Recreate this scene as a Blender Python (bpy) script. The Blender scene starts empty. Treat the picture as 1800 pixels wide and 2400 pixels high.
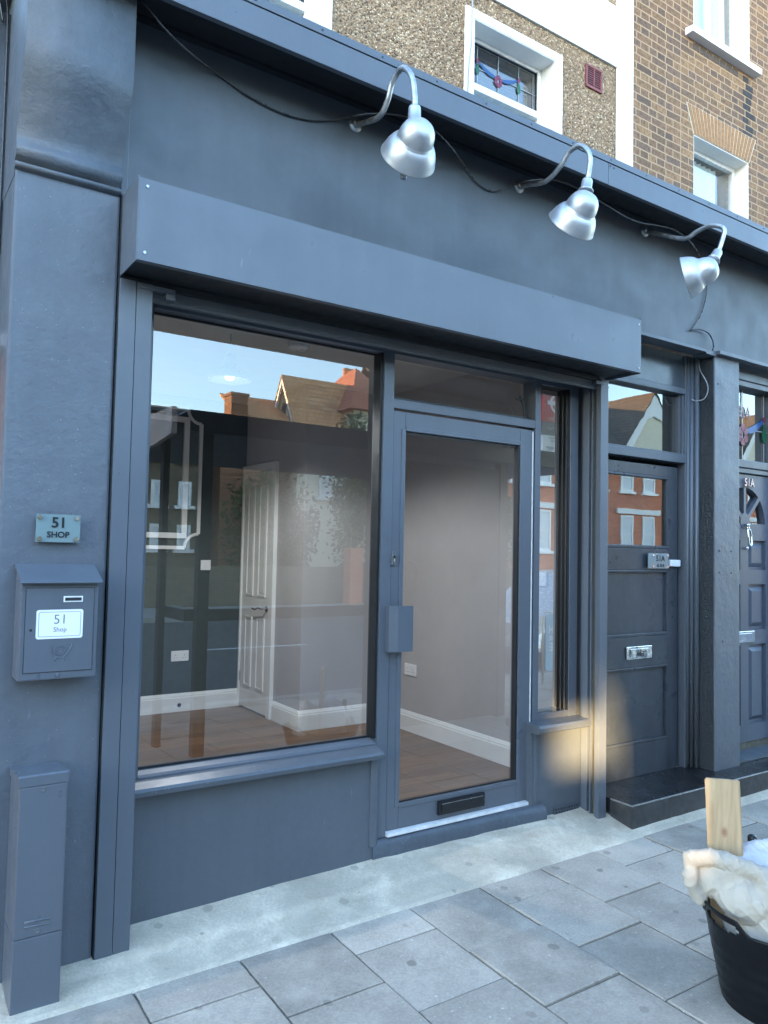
import bpy, bmesh, math, random
from mathutils import Vector, Matrix, noise
random.seed(7)
SC = bpy.context.scene
R = math.radians
# ------------------------------------------------------------------ camera
yaw, pitch, roll = R(33.970), R(2.826), R(1.185)
cam = bpy.data.cameras.new('camera'); co = bpy.data.objects.new('camera', cam); SC.collection.objects.link(co)
f = Vector((math.sin(yaw)*math.cos(pitch), math.cos(yaw)*math.cos(pitch), math.sin(pitch)))
rv = Vector((math.cos(yaw), -math.sin(yaw), 0)); uv = rv.cross(f)
r2 = rv*math.cos(roll) + uv*math.sin(roll); u2 = -rv*math.sin(roll) + uv*math.cos(roll)
M = Matrix((r2, u2, -f)).transposed().to_4x4(); M.translation = Vector((-0.8845, -2.9373, 1.5))
co.matrix_world = M
cam.sensor_fit = 'VERTICAL'; cam.sensor_height = 36; cam.lens = 36*1808/2400
cam.clip_start = 0.05; cam.clip_end = 900
SC.camera = co
# ------------------------------------------------------------------ world, sun, exposure
SUN = Vector((-0.69, -0.70, 0.165)).normalized()      # towards the sun
w = bpy.data.worlds.new('World'); SC.world = w; w.use_nodes = True
nt = w.node_tree; bg = nt.nodes['Background']
sky = nt.nodes.new('ShaderNodeTexSky'); sky.sky_type = 'NISHITA'; sky.sun_disc = False
sky.sun_elevation = math.asin(SUN.z); sky.sun_rotation = math.atan2(SUN.x, SUN.y)
sky.air_density = 1.0; sky.dust_density = 0.4; sky.ozone_density = 1.9
nt.links.new(sky.outputs[0], bg.inputs[0]); bg.inputs[1].default_value = 0.15
sl = bpy.data.lights.new('sun', 'SUN'); sl.energy = 2.6; sl.angle = R(0.4); sl.color = (1.0, 0.68, 0.32)
so = bpy.data.objects.new('sun', sl); SC.collection.objects.link(so)
so.rotation_euler = SUN.to_track_quat('Z', 'Y').to_euler()
vs = SC.view_settings; vs.view_transform = 'Standard'; vs.look = 'None'; vs.exposure = 3.7; vs.gamma = 1
SC.render.engine = 'CYCLES'
cy = SC.cycles; cy.use_denoising = True; cy.max_bounces = 10; cy.diffuse_bounces = 4; cy.glossy_bounces = 4
cy.transparent_max_bounces = 16; cy.caustics_reflective = False; cy.caustics_refractive = False
cy.sample_clamp_indirect = 6

# ------------------------------------------------------------------ materials
def nmat(name):
    m = bpy.data.materials.new(name); m.use_nodes = True
    t = m.node_tree; t.nodes.clear()
    o = t.nodes.new('ShaderNodeOutputMaterial'); b = t.nodes.new('ShaderNodeBsdfPrincipled')
    t.links.new(b.outputs[0], o.inputs[0])
    return m, t, b
class N:
    def __init__(s, t): s.t = t
    def n(s, typ, **kw):
        x = s.t.nodes.new(typ)
        for k, v in kw.items():
            if k.startswith('i_'):
                x.inputs[k[2:].replace('_', ' ')].default_value = v
            else: setattr(x, k, v)
        return x
    def l(s, a, b): s.t.links.new(a, b)
    def pos(s): return s.n('ShaderNodeNewGeometry').outputs['Position']
    def noise(s, scale, detail=4, rough=0.55, vec=None, dist=0.0):
        x = s.n('ShaderNodeTexNoise', i_Scale=scale, i_Detail=detail, i_Roughness=rough, i_Distortion=dist)
        s.l(vec if vec is not None else s.pos(), x.inputs['Vector']); return x.outputs['Fac']
    def mapr(s, v, a, b, c, d):
        x = s.n('ShaderNodeMapRange', i_From_Min=a, i_From_Max=b, i_To_Min=c, i_To_Max=d)
        s.l(v, x.inputs['Value']); return x.outputs[0]
    def mix(s, fac, a, b, mode='MIX'):
        x = s.n('ShaderNodeMix', data_type='RGBA', blend_type=mode)
        if isinstance(fac, (int, float)): x.inputs[0].default_value = fac
        else: s.l(fac, x.inputs[0])
        for i, c in ((6, a), (7, b)):
            if isinstance(c, tuple): x.inputs[i].default_value = (*c[:3], 1)
            else: s.l(c, x.inputs[i])
        return x.outputs[2]
    def math(s, op, a, b=0.0):
        x = s.n('ShaderNodeMath', operation=op)
        for i, c in ((0, a), (1, b)):
            if isinstance(c, (int, float)): x.inputs[i].default_value = c
            else: s.l(c, x.inputs[i])
        return x.outputs[0]
    def bump(s, h, strength, dist, bsdf, prev=None):
        x = s.n('ShaderNodeBump', i_Strength=strength, i_Distance=dist)
        s.l(h, x.inputs['Height'])
        if prev is not None: s.l(prev, x.inputs['Normal'])
        s.l(x.outputs[0], bsdf.inputs['Normal']); return x.outputs[0]
    def scaled(s, sx, sy, sz):
        x = s.n('ShaderNodeMapping'); x.inputs['Scale'].default_value = (sx, sy, sz)
        s.l(s.pos(), x.inputs['Vector']); return x.outputs[0]
    def xz(s, a='X', b='Z'):
        sp = s.n('ShaderNodeSeparateXYZ'); s.l(s.pos(), sp.inputs[0])
        c = s.n('ShaderNodeCombineXYZ'); s.l(sp.outputs[a], c.inputs[0]); s.l(sp.outputs[b], c.inputs[1]); return c.outputs[0]

def plain(name, col, rough=0.5, metal=0.0, var=0.12, scale=6.0, bump=0.0, bscale=60, spec=0.5, bdist=0.002):
    m, t, b = nmat(name); g = N(t)
    nz = g.noise(scale, 5)
    fac = g.mapr(nz, 0.3, 0.7, 1-var, 1+var)
    x = g.n('ShaderNodeMix', data_type='RGBA', blend_type='MULTIPLY'); x.inputs[0].default_value = 1
    x.inputs[6].default_value = (*col, 1); g.l(fac, x.inputs[7])
    g.l(x.outputs[2], b.inputs['Base Color'])
    g.l(g.mapr(g.noise(scale*3, 4), 0.3, 0.7, max(rough-0.08, 0.02), min(rough+0.08, 1)), b.inputs['Roughness'])
    b.inputs['Metallic'].default_value = metal; b.inputs['Specular IOR Level'].default_value = spec
    if bump > 0: g.bump(g.noise(bscale, 5, 0.6), bump, bdist, b)
    return m

PC = (0.100, 0.115, 0.138)
def painted(name, col, rough, bumps, var=0.08, spots=False, specks=False, spec=0.5):
    """masonry / metal paint: a base colour, sheen and layered relief"""
    m, t, b = nmat(name); g = N(t)
    f1 = g.mapr(g.noise(1.3, 4), 0.3, 0.7, 1-var, 1+var)
    f2 = g.mapr(g.noise(25, 5, 0.65), 0.3, 0.7, 1-var*0.7, 1+var*0.7)
    f3 = g.mapr(g.noise(1, 5, 0.6, g.scaled(11, 11, 0.8)), 0.32, 0.68, 1-var*0.9, 1+var*0.9)
    f = g.math('MULTIPLY', g.math('MULTIPLY', f1, f2), f3)
    x = g.n('ShaderNodeMix', data_type='RGBA', blend_type='MULTIPLY'); x.inputs[0].default_value = 1
    x.inputs[6].default_value = (*col, 1); g.l(f, x.inputs[7]); c = x.outputs[2]
    sc_ = g.math('MULTIPLY', g.mapr(g.noise(1, 3, 0.5, g.scaled(60, 60, 9)), 0.70, 0.75, 0, 1), g.mapr(g.noise(2.1, 2), 0.52, 0.62, 0, 0.28))
    c = g.mix(sc_, c, tuple(k*2.2+0.05 for k in col))
    if specks:
        k = g.mapr(g.noise(140, 2, 0.4), 0.735, 0.76, 0, 0.55); c = g.mix(k, c, (0.45, 0.47, 0.5))
    g.l(c, b.inputs['Base Color']); b.inputs['Specular IOR Level'].default_value = spec
    g.l(g.mapr(g.noise(7, 5), 0.3, 0.7, rough-0.07, rough+0.09), b.inputs['Roughness'])
    p = None
    for sc, st, ds in bumps: p = g.bump(g.noise(sc, 6, 0.6), st, ds, b, p)
    return m
M_paint = painted('grey_metal_paint', PC, 0.34, [(3.0, 0.10, 0.01), (420, 0.05, 0.0006)], var=0.035)
M_wood = painted('grey_wood_paint', (0.083, 0.096, 0.114), 0.36, [(9.0, 0.25, 0.006), (160, 0.12, 0.0012)], var=0.06, specks=True)
M_render = painted('grey_masonry_paint', (0.106, 0.121, 0.143), 0.43, [(4.0, 0.5, 0.016), (34, 0.5, 0.005), (150, 0.4, 0.0016)], var=0.07, specks=True)
M_riser = painted('grey_riser_paint', (0.090, 0.104, 0.122), 0.45, [(4.0, 0.4, 0.014), (90, 0.6, 0.0022)], var=0.06)
M_corbel = painted('grey_corbel_paint', (0.098, 0.115, 0.138), 0.5, [(4.0, 0.45, 0.02), (24, 0.8, 0.007), (160, 0.45, 0.0018)], var=0.09)
M_fascia = painted('shaded_fascia_paint', (0.074, 0.085, 0.099), 0.48, [(2.0, 0.12, 0.01), (300, 0.1, 0.0008)], var=0.06)  # matt fascia grey, base also darkened to carry the cornice shade
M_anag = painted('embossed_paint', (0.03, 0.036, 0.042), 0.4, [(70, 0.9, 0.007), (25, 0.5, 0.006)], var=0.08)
M_plinth = painted('plinth_paint', (0.07, 0.084, 0.104), 0.38, [(14, 0.7, 0.012), (60, 0.4, 0.004)], var=0.12, specks=True)
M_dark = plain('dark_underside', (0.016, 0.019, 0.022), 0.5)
M_black = plain('black_rubber', (0.012, 0.013, 0.015), 0.45)
M_blackgloss = plain('black_plastic', (0.01, 0.011, 0.014), 0.22)
M_olive = plain('shutter_channel', (0.09, 0.085, 0.06), 0.45, metal=0.3, var=0.25)
M_white = plain('white_paint', (0.80, 0.80, 0.78), 0.45, var=0.04, bump=0.15, bscale=30)
M_upvc = plain('white_plastic', (0.82, 0.83, 0.84), 0.28, var=0.02)
M_wrender = plain('white_wall_render', (0.83, 0.82, 0.79), 0.7, var=0.05, bump=0.3, bscale=25)
M_alu = plain('spun_aluminium', (0.50, 0.51, 0.53), 0.46, metal=0.85, var=0.10, scale=14, bump=0.06, bscale=60)
M_galv = plain('galvanised_tube', (0.42, 0.43, 0.44), 0.42, metal=0.9, var=0.25, scale=30)
M_chrome = plain('chrome', (0.8, 0.8, 0.82), 0.12, metal=1.0, var=0.05)
M_silver = plain('threshold_metal', (0.74, 0.75, 0.76), 0.45, metal=0.2, var=0.12, scale=30)
M_cable = plain('black_cable', (0.045, 0.047, 0.052), 0.3)
M_gcable = plain('grey_cable', (0.32, 0.33, 0.35), 0.45)
M_red = plain('red_terracotta_vent', (0.2, 0.05, 0.05), 0.6, var=0.1)
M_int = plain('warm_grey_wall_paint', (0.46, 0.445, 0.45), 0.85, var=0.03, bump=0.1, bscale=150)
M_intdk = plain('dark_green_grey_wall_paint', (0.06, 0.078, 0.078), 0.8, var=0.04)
M_ceil = plain('ceiling_paint', (0.55, 0.55, 0.53), 0.9, var=0.03)
M_skirt = plain('skirting_gloss', (0.82, 0.83, 0.82), 0.35, var=0.03)
M_ink = plain('black_lettering', (0.008, 0.009, 0.014), 0.4)
M_inkg = plain('grey_lettering', (0.13, 0.14, 0.17), 0.5)
M_label = plain('white_label', (0.80, 0.82, 0.85), 0.35, var=0.01)
M_tub = plain('black_rubber_tub', (0.006, 0.0065, 0.008), 0.36, var=0.3, scale=20, bump=0.15, bscale=40, spec=0.18)

def glass(name, f0=0.13, tint=(0.93, 0.96, 0.95), wave=0.0):
    m = bpy.data.materials.new(name); m.use_nodes = True; t = m.node_tree; t.nodes.clear(); g = N(t)
    o = g.n('ShaderNodeOutputMaterial'); mx = g.n('ShaderNodeMixShader')
    tr = g.n('ShaderNodeBsdfTransparent'); tr.inputs[0].default_value = (*tint, 1)
    gl = g.n('ShaderNodeBsdfGlossy'); gl.inputs['Roughness'].default_value = 0.0; gl.inputs[0].default_value = (1, 1, 1, 1)
    lw = g.n('ShaderNodeLayerWeight'); lw.inputs[0].default_value = 0.5
    fac = g.math('ADD', g.math('MULTIPLY', g.math('POWER', lw.outputs['Facing'], 3.0), 1-f0), f0)
    if wave:
        b = g.n('ShaderNodeBump', i_Strength=wave, i_Distance=0.01); g.l(g.noise(3.5, 2), b.inputs['Height']); g.l(b.outputs[0], gl.inputs['Normal'])
    g.l(fac, mx.inputs[0]); g.l(tr.outputs[0], mx.inputs[1]); g.l(gl.outputs[0], mx.inputs[2]); g.l(mx.outputs[0], o.inputs[0])
    return m
M_glass = glass('window_glass', 0.14, wave=0.006)
M_glassr = glass('side_window_glass', 0.22, (0.7, 0.72, 0.72), wave=0.004)
M_glassd = glass('door_glass', 0.15, (0.84, 0.86, 0.86), wave=0.004)
M_oldglass = glass('old_window_glass', 0.16, (0.8, 0.85, 0.83), wave=0.02)
def signmat():
    m, t, b = nmat('frosted_sign_glass'); b.inputs['Base Color'].default_value = (0.19, 0.265, 0.275, 1); b.inputs['Roughness'].default_value = 0.06; b.inputs['Specular IOR Level'].default_value = 0.7; return m
M_signglass = signmat()

def brick(name, c1, c2, mortar, scale=1.0, axis=('X', 'Z'), bw=0.225, bh=0.075, var=0.5, off=0.5, squash=1.0, sq_f=2):
    m, t, b = nmat(name); g = N(t)
    v = g.xz(*axis)
    # slight wobble of courses
    wv = g.n('ShaderNodeTexNoise', i_Scale=2.2, i_Detail=2.0); g.l(g.pos(), wv.inputs['Vector'])
    va = g.n('ShaderNodeVectorMath', operation='MULTIPLY_ADD'); g.l(wv.outputs['Color'], va.inputs[0]); va.inputs[1].default_value = (0.016, 0.02, 0); g.l(v, va.inputs[2]); v = va.outputs[0]
    w3 = g.n('ShaderNodeTexNoise', i_Scale=26.0, i_Detail=2.0); g.l(g.pos(), w3.inputs['Vector'])
    vb = g.n('ShaderNodeVectorMath', operation='MULTIPLY_ADD'); g.l(w3.outputs['Color'], vb.inputs[0]); vb.inputs[1].default_value = (0.010, 0.008, 0); g.l(v, vb.inputs[2]); v = vb.outputs[0]
    br = g.n('ShaderNodeTexBrick', offset=off, squash=squash, squash_frequency=sq_f)
    br.inputs['Scale'].default_value = 1.0; br.inputs['Brick Width'].default_value = bw; br.inputs['Row Height'].default_value = bh
    br.inputs['Mortar Size'].default_value = 0.0075; br.inputs['Mortar Smooth'].default_value = 0.25; br.inputs['Bias'].default_value = 0.0
    br.inputs['Color1'].default_value = (0, 0, 0, 1); br.inputs['Color2'].default_value = (1, 1, 1, 1); br.inputs['Mortar'].default_value = (0.5, 0.5, 0.5, 1)
    g.l(v, br.inputs['Vector'])
    cr = g.n('ShaderNodeValToRGB'); e = cr.color_ramp.elements
    e[0].position = 0.0; e[0].color = (*c1[0], 1); e[1].position = 1.0; e[1].color = (*c1[-1], 1)
    for i, c in enumerate(c1[1:-1]):
        q = cr.color_ramp.elements.new((i+1)/(len(c1)-1)); q.color = (*c, 1)
    g.l(br.outputs['Color'], cr.inputs[0])
    nz = g.noise(38, 6, 0.7)
    col = g.mix(g.mapr(nz, 0.42, 0.68, 0, var), cr.outputs[0], c2)
    fac2 = g.mapr(g.noise(0.8, 3), 0.3, 0.7, 0.85, 1.15)
    x = g.n('ShaderNodeMix', data_type='RGBA', blend_type='MULTIPLY'); x.inputs[0].default_value = 1; g.l(col, x.inputs[6]); g.l(fac2, x.inputs[7])
    mo = g.mix(g.mapr(g.noise(60, 3), 0.3, 0.7, 0, 0.5), mortar, tuple(k*0.7 for k in mortar))
    fin = g.mix(br.outputs['Fac'], x.outputs[2], mo)
    g.l(fin, b.inputs['Base Color']); b.inputs['Roughness'].default_value = 0.9
    h = g.math('ADD', g.math('MULTIPLY', br.outputs['Fac'], -1.0), g.math('MULTIPLY', nz, 0.45))
    g.bump(h, 0.6, 0.01, b)
    return m
YEL = [(0.105, 0.066, 0.047), (0.20, 0.112, 0.058), (0.26, 0.145, 0.068), (0.145, 0.088, 0.062), (0.23, 0.122, 0.066), (0.29, 0.165, 0.08)]
M_brick = brick('stock_brick', YEL, (0.055, 0.037, 0.03), (0.40, 0.27, 0.16), var=0.85, squash=0.55, sq_f=2)
M_brickred = brick('red_brick', [(0.66, 0.19, 0.09), (0.8, 0.27, 0.13), (0.7, 0.22, 0.10)], (0.14, 0.05, 0.035), (0.3, 0.2, 0.15), var=0.4)  # brick colour raised to include the sunlight missing from the reflected terrace
M_brickside = brick('red_side_brick', [(0.30, 0.12, 0.06), (0.40, 0.17, 0.08), (0.26, 0.1, 0.05)], (0.14, 0.06, 0.04), (0.35, 0.25, 0.18), axis=('Y', 'Z'), var=0.4)
M_brickbrown = brick('brown_brick', [(0.13, 0.10, 0.065), (0.17, 0.13, 0.08), (0.15, 0.11, 0.07)], (0.08, 0.06, 0.045), (0.2, 0.17, 0.12), var=0.3)

def pebble():
    m, t, b = nmat('pebbledash'); g = N(t)
    vo = g.n('ShaderNodeTexVoronoi', i_Scale=56.0); g.l(g.pos(), vo.inputs['Vector'])
    sp = g.n('ShaderNodeSeparateColor'); g.l(vo.outputs['Color'], sp.inputs[0])
    cr = g.n('ShaderNodeValToRGB'); e = cr.color_ramp.elements
    e[0].color = (0.085, 0.045, 0.025, 1); e[1].position = 0.9; e[1].color = (0.66, 0.49, 0.32, 1)
    for p, c in ((0.25, (0.22, 0.125, 0.065)), (0.5, (0.37, 0.235, 0.13)), (0.7, (0.31, 0.19, 0.105))):
        q = e.new(p); q.color = (*c, 1)
    g.l(sp.outputs[0], cr.inputs[0])
    col = g.mix(g.mapr(vo.outputs['Distance'], 0.28, 0.62, 0, 0.75), cr.outputs[0], (0.29, 0.19, 0.11))
    col = g.mix(g.mapr(g.noise(150, 3), 0.55, 0.75, 0, 0.7), col, (0.09, 0.06, 0.04))
    x = g.n('ShaderNodeMix', data_type='RGBA', blend_type='MULTIPLY'); x.inputs[0].default_value = 1; g.l(col, x.inputs[6]); g.l(g.mapr(g.noise(1.1, 4), 0.3, 0.7, 0.82, 1.15), x.inputs[7])
    g.l(x.outputs[2], b.inputs['Base Color']); b.inputs['Roughness'].default_value = 0.85
    g.bump(g.mapr(vo.outputs['Distance'], 0, 0.7, 1, 0), 1.0, 0.014, b)
    return m
M_pebble = pebble()

def paving(name, base, var=0.25, gum=True, blot=False):
    m, t, b = nmat(name); g = N(t)
    oi = g.n('ShaderNodeObjectInfo')
    at = g.n('ShaderNodeAttribute', attribute_name='tone')
    n1 = g.mapr(g.noise(2.5, 6, 0.6), 0.3, 0.7, 1-var, 1+var)
    n2 = g.mapr(g.noise(90, 4, 0.7), 0.3, 0.7, 0.82, 1.18)
    f = g.math('MULTIPLY', g.math('MULTIPLY', n1, n2), g.math('ADD', at.outputs['Fac'], 1.0))
    x = g.n('ShaderNodeMix', data_type='RGBA', blend_type='MULTIPLY'); x.inputs[0].default_value = 1; x.inputs[6].default_value = (*base, 1); g.l(f, x.inputs[7]); c = x.outputs[2]
    c = g.mix(g.mapr(g.noise(5, 5, 0.7), 0.5, 0.68, 0, 0.35), c, tuple(k*1.35 for k in base))
    if blot:
        c = g.mix(g.mapr(g.noise(2.2, 6, 0.62, None, 0.6), 0.45, 0.6, 0, 0.5), c, tuple(k*0.55 for k in base))
        c = g.mix(g.mapr(g.noise(11, 6, 0.7), 0.52, 0.66, 0, 0.4), c, (base[0]*0.66, base[1]*0.6, base[2]*0.55))
    if gum:
        vo = g.n('ShaderNodeTexVoronoi', voronoi_dimensions='2D', i_Scale=5.5); vo.inputs['Randomness'].default_value = 1
        wv = g.n('ShaderNodeTexNoise', i_Scale=14.0); g.l(g.pos(), wv.inputs['Vector'])
        va = g.n('ShaderNodeVectorMath', operation='MULTIPLY_ADD'); g.l(wv.outputs['Color'], va.inputs[0]); va.inputs[1].default_value = (0.03, 0.03, 0); g.l(g.pos(), va.inputs[2])
        g.l(va.outputs[0], vo.inputs['Vector'])
        sp = g.n('ShaderNodeSeparateColor'); g.l(vo.outputs['Color'], sp.inputs[0])
        rad = g.math('MULTIPLY', g.math('SUBTRACT', sp.outputs[0], 0.35), 0.2)
        k = g.math('LESS_THAN', vo.outputs['Distance'], rad)
        k = g.math('MULTIPLY', k, g.mapr(sp.outputs[1], 0, 1, 0.15, 0.6))
        c = g.mix(k, c, tuple(q*0.42 for q in base))
        fl = g.mapr(g.noise(75, 1, 0.3), 0.77, 0.79, 0, 0.7); c = g.mix(fl, c, (0.6, 0.6, 0.58))
    g.l(c, b.inputs['Base Color']); b.inputs['Roughness'].default_value = 0.78
    p = g.bump(g.noise(180, 4, 0.7), 0.35, 0.003, b); g.bump(g.noise(12, 5), 0.25, 0.006, b, p)
    return m
M_slab = paving('paving_slab', (0.35, 0.305, 0.255))
M_conc = paving('worn_concrete', (0.58, 0.51, 0.40), 0.25, True, True)
M_joint = plain('joint_dirt', (0.14, 0.125, 0.105), 0.95, var=0.35, scale=30, bump=0.5, bscale=120, bdist=0.005)
M_asph = plain('asphalt', (0.055, 0.056, 0.06), 0.8, var=0.2, scale=2, bump=0.4, bscale=120)
M_kerb = plain('kerb_stone', (0.33, 0.32, 0.30), 0.8, var=0.2)
M_tile = plain('black_step_tile', (0.016, 0.016, 0.018), 0.32, var=0.7, scale=9, bump=0.15, bscale=30)
M_tiled = plain('worn_step_riser_tile', (0.042, 0.042, 0.044), 0.45, var=0.5, scale=14)

def floorwood():
    m, t, b = nmat('wood_plank_floor'); g = N(t)
    sp = g.n('ShaderNodeSeparateXYZ'); g.l(g.pos(), sp.inputs[0])
    cb = g.n('ShaderNodeCombineXYZ'); g.l(sp.outputs['X'], cb.inputs[0]); g.l(sp.outputs['Y'], cb.inputs[1])
    br = g.n('ShaderNodeTexBrick', offset=0.37); br.inputs['Scale'].default_value = 1; br.inputs['Brick Width'].default_value = 1.1; br.inputs['Row Height'].default_value = 0.105
    br.inputs['Mortar Size'].default_value = 0.0012; br.inputs['Color1'].default_value = (0.17, 0.08, 0.036, 1); br.inputs['Color2'].default_value = (0.30, 0.155, 0.072, 1); br.inputs['Mortar'].default_value = (0.04, 0.025, 0.015, 1)
    g.l(cb.outputs[0], br.inputs['Vector'])
    gr = g.noise(1, 6, 0.65, g.scaled(5, 60, 1), 0.6)
    c = g.mix(g.mapr(gr, 0.35, 0.7, 0, 0.7), br.outputs[0], (0.07, 0.04, 0.022))
    g.l(c, b.inputs['Base Color']); b.inputs['Roughness'].default_value = 0.38; return m
M_floor = floorwood()
def pine():
    m, t, b = nmat('pine_board'); g = N(t)
    n1 = g.noise(1, 5, 0.6, g.scaled(34, 34, 2.2), 0.8)
    c = g.mix(g.mapr(n1, 0.35, 0.68, 0, 1), (0.52, 0.38, 0.23), (0.38, 0.25, 0.135))
    vo = g.n('ShaderNodeTexVoronoi', i_Scale=7.0); g.l(g.scaled(1.6, 1.6, 1.0), vo.inputs['Vector'])
    c = g.mix(g.mapr(vo.outputs['Distance'], 0.05, 0.16, 0.75, 0), c, (0.26, 0.10, 0.06))
    g.l(c, b.inputs['Base Color']); b.inputs['Roughness'].default_value = 0.7; return m
M_pine = pine()
def cloth(name, col, dirt):
    m, t, b = nmat(name); g = N(t)
    c = g.mix(g.mapr(g.noise(16, 5, 0.6), 0.45, 0.75, 0, 0.5), col, dirt)
    g.l(c, b.inputs['Base Color']); b.inputs['Roughness'].default_value = 0.95
    b.inputs['Sheen Weight'].default_value = 0.2
    wv = g.n('ShaderNodeTexWave', i_Scale=340.0, i_Distortion=1.0); g.l(g.pos(), wv.inputs['Vector'])
    p = g.bump(wv.outputs['Fac'], 0.15, 0.001, b); g.bump(g.noise(30, 4), 0.5, 0.008, b, p); return m
M_cream = cloth('cream_cotton', (0.47, 0.415, 0.345), (0.38, 0.325, 0.26))
M_sheet = cloth('white_cotton', (0.56, 0.57, 0.61), (0.44, 0.46, 0.54))
def tiles(name, c1, c2, ax='X'):
    m, t, b = nmat(name); g = N(t)
    v = g.xz(ax, 'Z')
    br = g.n('ShaderNodeTexBrick', offset=0.5); br.inputs['Scale'].default_value = 1; br.inputs['Brick Width'].default_value = 0.22; br.inputs['Row Height'].default_value = 0.16
    br.inputs['Mortar Size'].default_value = 0.012; br.inputs['Color1'].default_value = (*c1, 1); br.inputs['Color2'].default_value = (*c2, 1); br.inputs['Mortar'].default_value = tuple(k*0.35 for k in c1)+(1,)
    g.l(v, br.inputs['Vector'])
    c = g.mix(g.mapr(g.noise(4, 5), 0.4, 0.7, 0, 0.6), br.outputs[0], tuple(k*0.5 for k in c1))
    g.l(c, b.inputs['Base Color']); b.inputs['Roughness'].default_value = 0.85; return m
M_rooft = tiles('terracotta_roof_tile', (0.72, 0.33, 0.13), (0.85, 0.45, 0.2))  # tile colour brightened to stand in for sunlight on the reflected roofs
M_roofb = tiles('brown_roof_tile', (0.12, 0.085, 0.06), (0.16, 0.11, 0.075))
M_roofh = tiles('red_hip_tile', (0.55, 0.17, 0.085), (0.66, 0.23, 0.12))
M_leaf = plain('leaf_green', (0.075, 0.105, 0.03), 0.6, var=0.5, scale=3)
M_bark = plain('bark', (0.10, 0.075, 0.05), 0.9, var=0.3)
M_cream_w = plain('cream_render', (0.72, 0.66, 0.5), 0.8, var=0.05)
M_shelter = plain('shelter_dark_blue', (0.012, 0.018, 0.03), 0.4)
M_curtain = plain('net_curtain', (0.75, 0.77, 0.78), 0.9, var=0.1, scale=30)
M_blind = plain('grey_blind', (0.11, 0.105, 0.1), 0.7); M_net = plain('blue_net', (0.78, 0.84, 0.92), 0.9, var=0.1, scale=8)
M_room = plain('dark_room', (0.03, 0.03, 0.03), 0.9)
M_signred = plain('sign_red', (0.5, 0.03, 0.03), 0.4)
M_signgrey = plain('sign_dark_grey', (0.12, 0.13, 0.14), 0.4)
M_signblue = plain('sign_blue', (0.16, 0.42, 0.62), 0.4)
M_carpaint = plain('silver_car_paint', (0.5, 0.52, 0.54), 0.25, metal=0.4, var=0.03)
M_cgreen = plain('glass_green', (0.005, 0.085, 0.035), 0.2); M_cpink = plain('glass_pink', (0.17, 0.015, 0.05), 0.2)
M_cblue = plain('glass_blue', (0.008, 0.06, 0.2), 0.2); M_lead = plain('lead_came', (0.32, 0.33, 0.34), 0.4, metal=0.5)

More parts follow.
